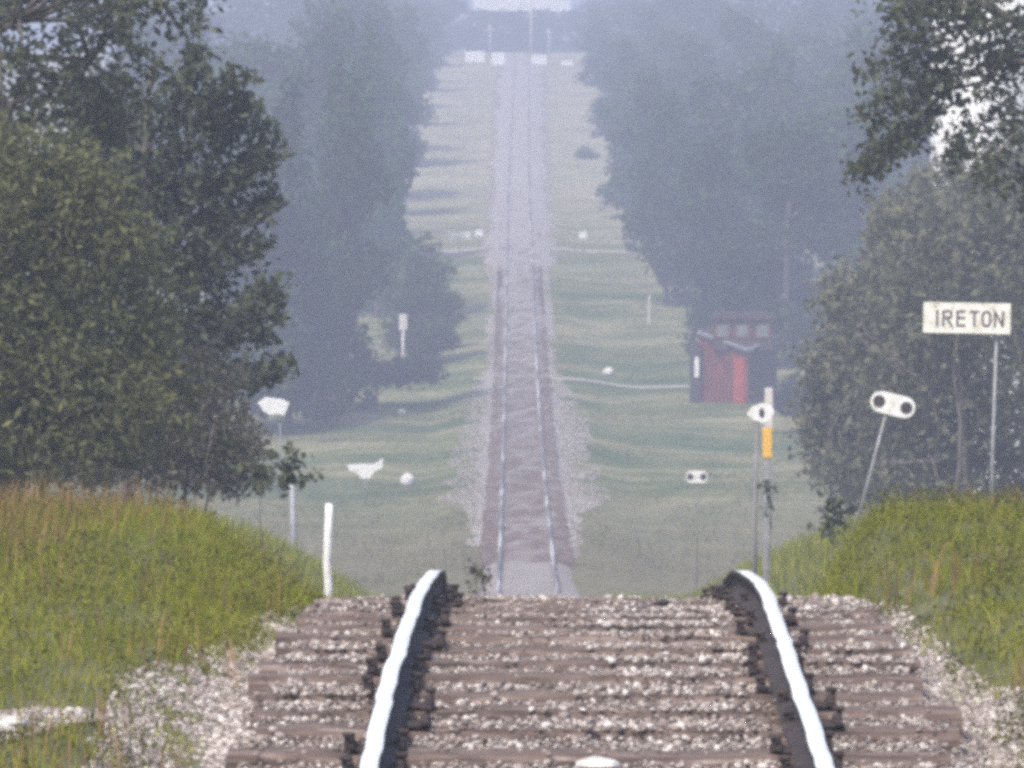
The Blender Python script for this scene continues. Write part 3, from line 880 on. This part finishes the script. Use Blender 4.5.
for (k, px, D, top, w) in [(0, 720, 298, 130, 110), (2, 790, 286, 110, 150), (1, 668, 330, 92, 90), (3, 730, 335, 60, 130), (0, 655, 372, 70, 90), (2, 830, 300, 90, 150), (1, 770, 345, 45, 120),
                           (3, 640, 410, 60, 90), (0, 690, 420, 40, 110), (1, 632, 460, 42, 74), (2, 672, 480, 20, 100), (3, 618, 520, 30, 66), (0, 655, 540, 8, 90), (1, 606, 590, 20, 54),
                           (2, 640, 610, -5, 80), (0, 598, 660, 8, 50), (3, 630, 685, -15, 80), (1, 850, 350, 30, 130), (2, 920, 330, 40, 150), (0, 740, 440, 10, 110), (3, 800, 420, 20, 120), (2, 880, 420, 0, 130), (1, 1000, 330, 30, 150), (2, 690, 560, -18, 110), (3, 760, 570, -22, 130), (2, 840, 560, -15, 130), (0, 910, 550, -20, 110), (3, 730, 520, 0, 110), (1, 800, 500, 5, 110)]:
    far_tree(k, px, D, top, w, lr, gr)
bt = 'hazy tree closing the view behind the top of the far track'
for (k, px, D, top, w) in [(2, 448, 745, -5, 62), (3, 600, 745, -5, 62), (2, 505, 800, 7, 46), (3, 545, 805, 6, 50), (2, 430, 800, -10, 70), (1, 610, 800, -10, 70), (3, 525, 790, 7, 50), (2, 480, 800, 6, 46), (2, 570, 800, 7, 46)]:
    far_tree(k, px, D, top, w, bt, 'hazy trees behind the top of the far track')
# hedge strips on the valley floor
tree('hedge', gpos(350, 268), [lobe(x, 372 + random.uniform(-3, 3), 268 + random.uniform(-1, 1), 16, 11) for x in range(296, 430, 11)], 'low dark green hedge below the tall poplar', 'hedge',
     leafmat=M['far_leaf'], nclus=700, per=7, csd=.16, leaf=.13, trunk_r=.04, trunk_top=at(350, 372, 268), twigs=20)
tree('shrub', gpos(802, 252), [lobe(795, 395, 252, 18, 18), lobe(815, 398, 252.5, 15, 14), lobe(785, 402, 251.5, 12, 10)], 'low dark shrub beside the red hut', 'shrub', leafmat=M['plum_leaf'], nclus=260, per=7, csd=.16, leaf=.12, trunk_r=.04,
     trunk_top=at(800, 390, 252))
tree('shrub', gpos(322, 246), [lobe(318, 408, 246, 14, 10), lobe(334, 411, 246, 12, 8)], 'small grey shrub on the grass near the white sign plate', 'shrub', leafmat=M['plum_leaf'], nclus=140, per=7, csd=.14, leaf=.1, trunk_r=.03,
     trunk_top=at(322, 406, 246))
tree('shrub', gpos(588, 482), [lobe(586, 156, 482, 9, 8), lobe(594, 161, 482, 7, 6)], 'small dark shrub at the edge of the grass high on the far hill', 'shrub', leafmat=M['far_leaf'], nclus=120, per=7, csd=.16, leaf=.14, trunk_r=.03,
     trunk_top=at(588, 152, 482))


# ------------------------------------------------------------------ signs, posts and markers
def rounded(w, h, r, n=6):
    pts = []
    for cx, cz, a0 in ((w / 2 - r, h / 2 - r, 0), (-w / 2 + r, h / 2 - r, 90), (-w / 2 + r, -h / 2 + r, 180), (w / 2 - r, -h / 2 + r, 270)):
        for k in range(n + 1):
            a = R(a0 + 90 * k / n)
            pts.append((cx + r * math.cos(a), cz + r * math.sin(a)))
    return pts[::-1]


def disc(cx, cz, r, n=18):
    return [(cx + r * math.cos(-2 * math.pi * k / n), cz + r * math.sin(-2 * math.pi * k / n)) for k in range(n)]


def seg(x0, z0, x1, z1, w):
    d = Vector((x1 - x0, z1 - z0)).normalized(); nrm = Vector((-d.y, d.x)) * w / 2
    q = [(x0 + nrm.x, z0 + nrm.y), (x1 + nrm.x, z1 + nrm.y), (x1 - nrm.x, z1 - nrm.y), (x0 - nrm.x, z0 - nrm.y)]
    return q


# station name sign
D = 82; s = D / F
c = at(967, 318, D); b = gpos(993, D)
root = empty('station_sign', b, 'white station name board with dark lettering on a thin grey post', 'station sign')
brot = Matrix.Rotation(R(1.0), 3, 'Y') @ Matrix.Rotation(R(-6), 3, 'Z')
mb = MB(); mb.prism(rounded(87 * s, 30.5 * s, .006, 2), -.012, .012)
bd = mb.build('board', M['cream'], root); bd.location = c - b; bd.rotation_euler = (brot).to_euler()
mb = MB()
H_, W_ = 16.5 * s, 2.5 * s
z0, z1 = -H_ / 2 - .5 * s, H_ / 2 - .5 * s


def L(px): return (px - 967) * s


y0, y1 = -.0155, -.0125
st = []
st += [seg(L(937.5), z0, L(937.5), z1, W_)]
x0 = L(943.5); x1 = L(952.5)
st += [seg(x0, z0, x0, z1, W_)]
for q in st: mb.prism(q, y0, y1)
mb.prism(seg(x0 + W_ / 2, z1 - W_ / 2, x1 - W_ * .6, z1 - W_ / 2, W_), y0, y1)
mb.prism(seg(x0 + W_ / 2, .0 * s, x1 - W_ * .6, .0 * s, W_), y0, y1)
mb.prism(seg(x1 - W_ / 2, -.5 * s, x1 - W_ / 2, z1 - W_ * .4, W_), y0 - .0004, y1)
mb.prism(seg(x0 + 4 * s, -1.2 * s, x1, z0, W_), y0 - .0008, y1)
x0 = L(957.5); x1 = L(965.5)
mb.prism(seg(x0, z0, x0, z1, W_), y0, y1)
for zz in (z0 + W_ / 2, 0.0, z1 - W_ / 2): mb.prism(seg(x0 + W_ / 2, zz, x1, zz, W_), y0, y1)
x0 = L(974.5)
mb.prism(seg(x0 - 5 * s, z1 - W_ / 2, x0 + 5 * s, z1 - W_ / 2, W_), y0, y1); mb.prism(seg(x0, z0, x0, z1 - W_, W_), y0, y1)
oc = L(986.5); rx, rz = 5.2 * s, H_ / 2
for k in range(20):
    a, a2 = 2 * math.pi * k / 20, 2 * math.pi * (k + 1) / 20
    def sup(a, f):
        cx, cz = math.cos(a), math.sin(a)
        return (oc + (rx - f) * math.copysign(abs(cx) ** .6, cx), (z0 + z1) / 2 + (rz - f) * math.copysign(abs(cz) ** .75, cz))
    mb.prism([sup(a2, 0), sup(a, 0), sup(a, W_), sup(a2, W_)][::-1], y0, y1)
x0 = L(995); x1 = L(1003)
mb.prism(seg(x0, z0, x0, z1, W_), y0, y1); mb.prism(seg(x1, z0, x1, z1, W_), y0, y1); mb.prism(seg(x0, z1 - W_ * .3, x1, z0 + W_ * .3, W_ * .95), y0 - .0006, y1)
mb.build('lettering', M['letter'], bd)
mb = MB()
for px_ in (953, 993):
    for zz_ in (10, -10):
        mb = MB(); mb.prism([(x + L(px_), z + zz_ * s) for x, z in disc(0, 0, 1.0 * s, 8)], -.02, -.0125); mb.build('bolt', M['galv'], bd)
mb = MB()
mb.tube([(0, .045, -.2), (.0, .045, 1.0), ((998 - 993) * s, .045, c.z - b.z + .16)], .022, 8)
mb.build('post', M['galv'], root, True)


def holed_plate(root, name_, w, h, holes, thick=.012, mt='white'):
    mb = MB(); mb.prism(rounded(w, h, h * .48, 7), -thick / 2, thick / 2)
    o = mb.build(name_, M[mt], root)
    for hx in holes:
        q = MB(); q.prism(disc(hx, 0, h * .29), -thick / 2 - .004, -thick / 2 - .0005); q.build('black_disc', M['hole'], o)
    return o


D = 55; s = D / F
c = at(893, 404.5, D); foot = at(856, 532, D); b = Vector((foot.x, D, foot.z))
b = at(850, 552, D)
root = empty('marker_sign', b, 'leaning white oblong plate with two black discs on a bent grey post', 'marker sign')
pl = holed_plate(root, 'plate', 45 * s, 21.5 * s, (-14 * s, 14 * s)); pl.location = c - b; pl.rotation_euler = (0, R(13.5), R(-4))
mb = MB(); mb.tube([(0, .03, 0), at(868, 485, D) - b + Vector((0, .03, 0)), at(888, 408, D) - b + Vector((0, .03, 0))], .014, 8); mb.build('post', M['galv'], root, True)

D = 85; s = D / F
c = at(761, 413, D); b = gpos(755, D)
root = empty('marker_sign', b, 'white plate turned edgeways with one black disc, in front of the orange post', 'marker sign')
mb = MB(); mb.prism([(-14 * s, -1 * s), (-9 * s, 6 * s), (1 * s, 10 * s), (10 * s, 8 * s), (14 * s, 1 * s), (10 * s, -6 * s), (2 * s, -10 * s), (-7 * s, -7 * s)], -.008, .008)
pl = mb.build('plate', M['white'], root); pl.location = c - b
q = MB(); q.prism([(x * .7 + 1.0 * s, z * 1.25) for x, z in disc(0, 0, 4 * s)], -.013, -.009); q.build('black_disc', M['hole'], pl)
mb = MB(); mb.tube([(0, .03, -.2), (0, .03, 1.2), (c.x - b.x - .05, .03, c.z - b.z + .05)], .032, 8); mb.build('post', M['greypost'], root, True)
b = gpos(767, 88); s = 88 / F
root = empty('marker_post', b, 'slim pale post with an orange band behind the single disc plate', 'marker post')
zt = lambda py: (ZC + (YH - py) * 88 / F) - b.z
mb = MB(); mb.box((0, 0, zt(458) / 2 - .1), (.10, .09, zt(458) + .2), bev=.01); mb.build('lower_post', M['galv'], root)
mb = MB(); mb.box((.01, 0, (zt(458) + zt(428)) / 2), (.14, .11, zt(428) - zt(458)), bev=.01); mb.build('orange_band', M['orange'], root)
mb = MB(); mb.box((.03, 0, (zt(428) + zt(388)) / 2), (.12, .09, zt(388) - zt(428)), bev=.01); mb.build('upper_post', M['palepost'], root)

D = 125; s = D / F
c = at(697, 477, D); b = gpos(697, D)
root = empty('marker_sign', b, 'smallest white oblong plate with two black discs, down in the valley', 'marker sign')
pl = holed_plate(root, 'plate', 22 * s, 12 * s, (-6.5 * s, 6.5 * s)); pl.location = c - b
mb = MB(); mb.tube([(0, .03, -.1), (.02, .03, c.z - b.z + .05)], .013, 7); mb.build('post', M['greypost'], root, True)

# white post beside the crest
b = gpos(327, 36)
zt = lambda py: (ZC + (YH - py) * 36 / F) - b.z
mb = MB(); h = zt(504)
mb.tube([(.004, 0, -.15), (-.003, 0, h * .2), (.008, 0, h * .45), (-.002, 0, h * .62), (.006, 0, h * .8), (.012, 0, h)], [.027, .026, .027, .025, .026, .022], 8)
o = mb.build('marker_post', M['white'], None, True); o.location = b
tag(o, 'short white painted post standing in the grass close to the sleepers', 'marker post')
b = gpos(292, 130); mb = MB()
hh = (ZC + (YH - 480) * 130 / F) - b.z
mb.tube([(0, 0, -.2), (.03, 0, hh * .5), (0, 0, hh)], [.08, .075, .07], 8)
o = mb.build('fence_post', M['galv'], None, True); o.location = b
tag(o, 'faded grey wooden post behind the thin sapling', 'post')


def sign_on_post(nm, px, py, D, outline, label, cat, mt='white', post=.03, thick=.02, pm='greypost', group=None, postdx=0):
    s = D / F; c = at(px, py, D); b = gpos(px + postdx, D)
    root = empty(nm, b, label, cat, group)
    mb = MB()
    for ol in outline: mb.prism([(x * s, z * s) for x, z in ol], -thick / 2, thick / 2); thick += .012
    pl = mb.build('plate', M[mt], root); pl.location = c - b
    mb = MB(); mb.tube([(0, .05, -.2), (0, .05, c.z - b.z + .1)], post, 7); mb.build('post', M[pm], root, True)
    return root


sign_on_post('sign_board', 273, 407, 210, [[(-16, 4), (-8, 10), (9, 8), (16, 4), (11, -9), (6, -7), (-3, -8), (-10, -4)]], 'torn white sign plate just below the aspen branch tips', 'sign', postdx=7)


def crossbuck(px, py, D, w, ang, label, group=None, mt='white', hb=5):
    q = []
    for a in (ang, -ang):
        ca, sa = math.cos(R(a)), math.sin(R(a))
        q.append([(x * ca - z * sa, x * sa + z * ca) for x, z in ((-w / 2, hb / 2), (w / 2, hb / 2), (w / 2, -hb / 2), (-w / 2, -hb / 2))])
    return sign_on_post('crossing_sign', px, py, D, q, label, 'crossing sign', mt, group=group)


sign_on_post('sign_board', 365, 470, 208, [[(-18, 5), (-5, 6), (9, 6), (14, 9), (18, 12), (17, 2), (9, -2), (4, -9), (-5, -8), (-9, -2), (-16, -1)]], 'torn white board low in the valley grass, widest white shape there', 'sign')


def rock(px, py, D, w, h, label, mt='rock', cat='rock'):
    s = D / F; c = at(px, py, D)
    b = Vector((c.x, D, float(ground_z(c.x, D)))) if D > 60 else c
    n = 1
    V = []
    import mathutils
    bm_v = []
    for i in range(9):
        th = math.pi * i / 8
        for k in range(14):
            ph = 2 * math.pi * k / 14
            r = 1 + .22 * (float(vnoise(px + math.cos(ph) * 1.5 * math.sin(th) + 9, math.cos(th) * 1.7 + math.sin(ph) * 1.2 + 3, 91)) - .5) * 2
            bm_v.append((math.sin(th) * math.cos(ph) * r * w / 2 * s, math.sin(th) * math.sin(ph) * r * w / 2 * s, math.cos(th) * r * h / 2 * s))
    mb = MB(); mb.v = bm_v
    for i in range(8):
        for k in range(14):
            mb.f.append((i * 14 + k, (i + 1) * 14 + k, (i + 1) * 14 + (k + 1) % 14, i * 14 + (k + 1) % 14)); mb.m.append(0)
    o = mb.build('boulder' if w > 30 else 'stone', M[mt], None, False)
    o.location = b + Vector((0, 0, h * s * .30)) if D > 60 else c
    return tag(o, label, cat)


rock(407, 478, 219, 15, 15, 'whitish stone in the grass beside the torn white board')
rock(608, 374, 285, 12, 9, 'small white stone in the grass between the far track and the hut')
rock(4, 727, 21.4, 44, 20, 'pale flat stone at the edge of the grass by the gravel path')
rock(597, 766, 19.9, 46, 16, 'pale flat stone lying between the rails at the very front')
rock(402, 394, 262, 8, 6, 'tiny pale stone in the grass below the hedge')
rock(662, 603, 27.6, 15, 7, 'dark lump of stone on the sleepers near the rail crest', 'rust')

sign_on_post('signpost', 403, 322, 284, [[(-4, 8), (4, 8), (4, -8), (-4, -8)]], 'pale narrow post in front of the plum grey tree', 'post', 'palepost', .075, .1, 'palepost')
mb = MB(); s = 284 / F; b = gpos(420, 284)
mb.box((0, 0, .32), (.9, .5, .32), bev=.04); mb.box((.28, 0, .52), (.28, .45, .1), bev=.03); mb.box((-.3, 0, .08), (.08, .4, .2)); mb.box((.3, 0, .08), (.08, .4, .2))
o = mb.build('trough', M['white']); o.location = b + Vector((0, 0, .1)); tag(o, 'small white box like trough beside the pale narrow post', 'trough')

# farm lane crossing
crossbuck(459, 235, 366, 22, 10, 'white crossed boards left of the track at the farm lane', hb=4)
sign_on_post('sign_board', 479, 233, 372, [[(-4, 3), (4, 4), (4, -3), (-4, -3)]], 'small white plate between the farm lane boards and the far track', 'sign')
sign_on_post('sign_board', 583, 235, 368, [[(-4, 3.5), (4, 3.5), (4, -3.5), (-4, -3.5)]], 'small white plate right of the track at the farm lane', 'sign')
sign_on_post('sign_board', 478, 126, 545, [[(-4, 3), (4, 3), (4, -4), (-4, -4)]], 'tiny white plate halfway up the far hill', 'sign')
b = gpos(476, 542); mb = MB(); mb.tube([(0, 0, 0), (0, 0, 2.4)], .08, 6); o = mb.build('marker_post', M['palepost']); o.location = b; tag(o, 'slim pale post on the far hill behind the tiny white plate', 'post')
b = gpos(649, 318); mb = MB(); mb.tube([(0, 0, -.1), (.03, 0, 1.5)], .07, 6); o = mb.build('fence_post', M['palepost']); o.location = b; tag(o, 'faded post by the right hand trees above the hut', 'post')
# top of the far hill
for px, py, w, h, lab in [(475, 57, 19, 11, 'widest white board of the row at the top of the far track'), (498, 61, 13, 17, 'upright white board just left of the track top on the far hill'),
                          (539, 63, 15, 15, 'squarish white board just right of the track top on the far hill'), (567, 66, 12, 10, 'faint small white board at the right end of the row on the hilltop')]:
    sign_on_post('hilltop_board', px, py, 668, [[(-w / 2, h / 2), (w / 2, h / 2), (w / 2, -h / 2), (-w / 2, -h / 2)]], lab, 'sign', 'silo', .06, .05)


def pole(px, py_top, D, label, r=.09, arms=(), pm='palepost'):
    b = gpos(px, D); h = (ZC + (YH - py_top) * D / F) - b.z
    root = empty('utility_pole', b, label, 'utility pole')
    mb = MB(); mb.tube([(0, 0, -.2), (0, 0, h)], [r, r * .75], 8); mb.build('pole', M[pm], root, True)
    s = D / F
    for (py, xa, xb, t) in arms:
        z = (ZC + (YH - py) * D / F) - b.z
        mb = MB(); mb.box(((xa + xb) / 2 * s, -.12, z), ((xb - xa) * s, .1, t)); mb.build('crossarm', M[pm], root)
    return root


pole(531, 8, 690, 'tallest pale pole at the top of the far track', .12, [(16, -5, 5, .14)])
pole(549, 28, 690, 'shorter pale pole right of the tallest hilltop pole', .1, [(33, -4, 4, .12)])
pole(490, 24, 690, 'faint pale pole left of the track top on the far hill', .1, [(30, -4, 4, .12)])
pole(864, 132, 300, 'pale pole with two crossarms behind the hanging boughs', (.11), [(163, -30, 3, .12), (198, -44, 3, .2)], 'greypost')

# long white shed on the skyline
D = 850; s = D / F
b = gpos(522, D); root = empty('farm_shed', b, 'long white farm shed on the skyline above the far track', 'shed')
zb = (ZC + (YH - 6) * D / F) - b.z; wz = 97 * s
mb = MB(); mb.box((0, 4, (zb + 4) / 2), (wz, 8, zb + 4)); mb.build('wall', M['silo'], root)
mb = MB(); mb.prism([(-wz / 2 - .4, zb + 4), (wz / 2 + .4, zb + 4), (wz / 2 + .4, zb + 4.2), (-wz / 2 - .4, zb + 4.2)][::-1], -.5, 8.5)
mb.poly([(-wz / 2 - .4, -.5, zb + 4.21), (wz / 2 + .4, -.5, zb + 4.21), (wz / 2 + .4, 4, zb + 6), (-wz / 2 - .4, 4, zb + 6)]); mb.poly([(-wz / 2 - .4, 4, zb + 6), (wz / 2 + .4, 4, zb + 6), (wz / 2 + .4, 8.5, zb + 4.21), (-wz / 2 - .4, 8.5, zb + 4.21)])
mb.build('roof', M['roof_grey'], root)
mb = MB(); mb.box((0, -.04, zb * .45), (wz * .96, .06, zb * .9)); mb.build('wall_shade_slab', M['greypost'], root)  # grey slab over the lower wall, painting in the wall's shadow band

# white silo behind the right tree
D = 160; b = gpos(985, D); root = empty('silo', b, 'tall white silo glimpsed through the boughs of the dark tree', 'silo')
rr = 55 * D / F; zt_ = ZC + (YH + 10) * D / F - b.z
mb = MB(); mb.tube([(0, 0, 0)] + [(0, 0, zt_ * k / 12) for k in range(1, 13)], [rr] * 13, 36); mb.build('wall', M['silo'], root, True)
mb = MB(); mb.tube([(0, 0, zt_ + .005), (0, 0, zt_ + .15), (0, 0, zt_ + .8)], [rr * 1.06, rr * 1.05, .12], 36); mb.build('roof', M['roof_grey'], root)
mb = MB()
for k in range(1, 12): mb.tube([(0, 0, zt_ * k / 12 - .04), (0, 0, zt_ * k / 12 + .04)], rr * 1.012, 36)
mb.build('hoop', M['silo'], root)

# ------------------------------------------------------------------ red hut with a lookout top
D = 266; s = D / F
bx = (748 - 512) * s
b = Vector((bx, D, float(ground_z(bx, D)))); b.z = ZC + (YH - 405) * D / F
root = empty('hut', b, 'faded red wooden hut with a glazed lookout top beside a dark shrub', 'hut')
zz = lambda py: (ZC + (YH - py) * D / F) - b.z
lx, ly = (701 - 748) * s, 1.25
rx_, ry = (779 - 748) * s, 1.9
A, B_, Cc = Vector((lx, ly, 0)), Vector((0, 0, 0)), Vector((rx_, ry, 0))
E = A + Cc
hA, hB, hC, hE = zz(335), zz(352), zz(337), zz(328)
low = -.6


def up(p, z): return (p.x, p.y, z)


mb = MB(); mb.poly([up(A, low), up(B_, low), up(B_, hB), up(A, hA)]); mb.build('side_wall', M['hut_red'], root)
mb = MB(); mb.poly([up(B_, low), up(Cc, low), up(Cc, hC), up(B_, hB)]); mb.poly([up(Cc, low), up(E, low), up(E, hE), up(Cc, hC)]); mb.poly([up(E, low), up(A, low), up(A, hA), up(E, hE)])
mb.build('end_wall', M['hut_dark'], root)
n1 = Vector((-.5, -.86, 0)); ov = .10
A2, B2, C2, E2 = A + Vector((-ov, -ov * .6, 0)), B_ + Vector((0, -ov * 1.4, 0)), Cc + Vector((ov, 0, 0)), E + Vector((0, ov, 0))
mb = MB(); mb.poly([up(A2, hA), up(B2, hB), up(C2, hC), up(E2, hE)][::-1]); mb.poly([up(A2, hA + .2), up(B2, hB + .2), up(C2, hC + .2), up(E2, hE + .2)])
for p, q, hp, hq in ((A2, B2, hA, hB), (B2, C2, hB, hC), (C2, E2, hC, hE), (E2, A2, hE, hA)): mb.poly([up(p, hp), up(q, hq), up(q, hq + .2), up(p, hp + .2)])
ro = mb.build('roof', M['hut_dark'], root)
mb = MB()
for p, q, hp, hq in ((A2, B2, hA, hB), (B2, C2, hB, hC)):
    a_, b_ = Vector(up(p, hp + .06)) + Vector((0, -.06, 0)), Vector(up(q, hq + .06)) + Vector((0, -.06, 0))
    mb.tube([a_, b_], .11, 4)
mb.build('eave_trim', M['hut_trim'], ro)
mb = MB()
for k in range(1, 12):
    p = A.lerp(B_, k / 12)
    mb.box((p.x - .008, p.y - .014, (low + hA + (hB - hA) * k / 12) / 2 - .05), (.05, .03, hA + (hB - hA) * k / 12 - low - .1), Matrix.Rotation(math.atan2(-ly, -lx), 3, 'Z'))
mb.build('cover_strips', M['hut_dark'], root)
mb = MB(); mb.box(up(A.lerp(B_, .82) + Vector((-.01, -.03, 0)), (low + hB) / 2 - .1), (.52, .05, hB - low - .35), Matrix.Rotation(math.atan2(-ly, -lx), 3, 'Z')); mb.build('door', simple('brighter_red_boards', [(.3, (.26, .035, .025)), (.7, (.36, .055, .035))], 3, .8), root)
# lean-to strip at the left end with pale boards
mb = MB(); mb.box(((696 - 748) * s, ly + .2, (low + zz(343)) / 2), (10 * s, 1.0, zz(343) - low)); lt = mb.build('lean_to', M['hut_dark'], root)
mb = MB(); mb.box(((697.5 - 748) * s, ly - .32, zz(368)), (4.5 * s, .04, 20 * s)); mb.build('white_panel', M['white'], lt)
# lookout top
cx0, cx1 = (714 - 748) * s, (773 - 748) * s
cyc = 1.15
mb = MB(); mb.box(((cx0 + cx1) / 2, cyc, (zz(350) + zz(319)) / 2), (cx1 - cx0, 1.5, zz(319) - zz(350))); lk = mb.build('lookout', M['hut_dark'], root)
for px in (723, 743, 763):
    mb = MB(); mb.box(((px - 748) * s, cyc - .77, zz(331)), (15 * s, .05, 15 * s)); w = mb.build('window', M['hut_red'], lk)
    mb = MB(); mb.box(((px - 748) * s, cyc - .80, zz(331)), (11 * s, .03, 12 * s)); mb.build('pane', M['glass'], w)
mb = MB(); mb.prism([(cx0 - .15, zz(319)), (cx0 + .2, zz(313)), (cx1 - .2, zz(313)), (cx1 + .15, zz(319))], cyc - 1.0, cyc + .95); rf = mb.build('lookout_roof', M['hut_dark'], lk)
mb = MB(); mb.tube([((725 - 748) * s, cyc + .2, zz(315)), ((725 - 748) * s, cyc + .2, zz(308))], .1, 8); mb.build('stove_pipe', M['hut_dark'], rf)

# ------------------------------------------------------------------ air
mb = MB(); mb.box((0, 1425, 21), (2500, 3250, 66))
o = mb.build('haze', mat('haze_air', lambda nt, out: None)); tag(o, kind='stuff')
nt = o.data.materials[0].node_tree
out = [n_ for n_ in nt.nodes if n_.type == 'OUTPUT_MATERIAL'][0]
pv = nt.nodes.new('ShaderNodeVolumePrincipled')
pv.inputs['Color'].default_value = (.74, .81, 1.0, 1)
HAZE = .0020
pv.inputs['Density'].default_value = HAZE
pv.inputs['Anisotropy'].default_value = 0.0
nt.links.new(pv.outputs[0], out.inputs['Volume'])

# ------------------------------------------------------------------ light
EL, AZ = 52.0, 212.0          # sun high behind the left shoulder (azimuth clockwise from +Y)
w = bpy.data.worlds.new('World'); scene.world = w; w.use_nodes = True
nt = w.node_tree; bg = nt.nodes['Background']
sk = nt.nodes.new('ShaderNodeTexSky'); sk.sky_type = 'NISHITA'; sk.sun_disc = False
sk.sun_elevation = R(EL); sk.sun_rotation = R(AZ); sk.air_density = .8; sk.dust_density = 5.0; sk.ozone_density = .6; sk.altitude = 700
nt.links.new(sk.outputs[0], bg.inputs['Color']); bg.inputs['Strength'].default_value = .15
sun = bpy.data.lights.new('sun', 'SUN'); sun.energy = 2.1; sun.angle = R(3.0); sun.color = (1, .95, .87)
so = bpy.data.objects.new('sun', sun); COL.objects.link(so)
dirn = Vector((math.sin(R(AZ)) * math.cos(R(EL)), math.cos(R(AZ)) * math.cos(R(EL)), math.sin(R(EL))))
so.rotation_euler = dirn.to_track_quat('Z', 'Y').to_euler(); so.location = dirn * 60

# ------------------------------------------------------------------ camera
cam = bpy.data.cameras.new('camera'); cam.sensor_width = 36; cam.lens = F * 36 / 1024; cam.clip_start = .5; cam.clip_end = 12000
co = bpy.data.objects.new('camera', cam); COL.objects.link(co)
co.location = (0, 0, ZC); co.rotation_euler = (R(90) - math.atan((384 - YH) / F), 0, 0)
scene.camera = co

scene.render.engine = 'CYCLES'
cy_ = scene.cycles
cy_.use_denoising = False
cy_.max_bounces = 5; cy_.diffuse_bounces = 2; cy_.glossy_bounces = 2; cy_.transmission_bounces = 3; cy_.transparent_max_bounces = 6; cy_.volume_bounces = 0
cy_.pixel_filter_type = 'BLACKMAN_HARRIS'; cy_.filter_width = 4.4
vs = scene.view_settings
vs.view_transform = 'Standard'; vs.look = 'None'; vs.exposure = 0.93; vs.gamma = 1.0; vs.use_curve_mapping = False
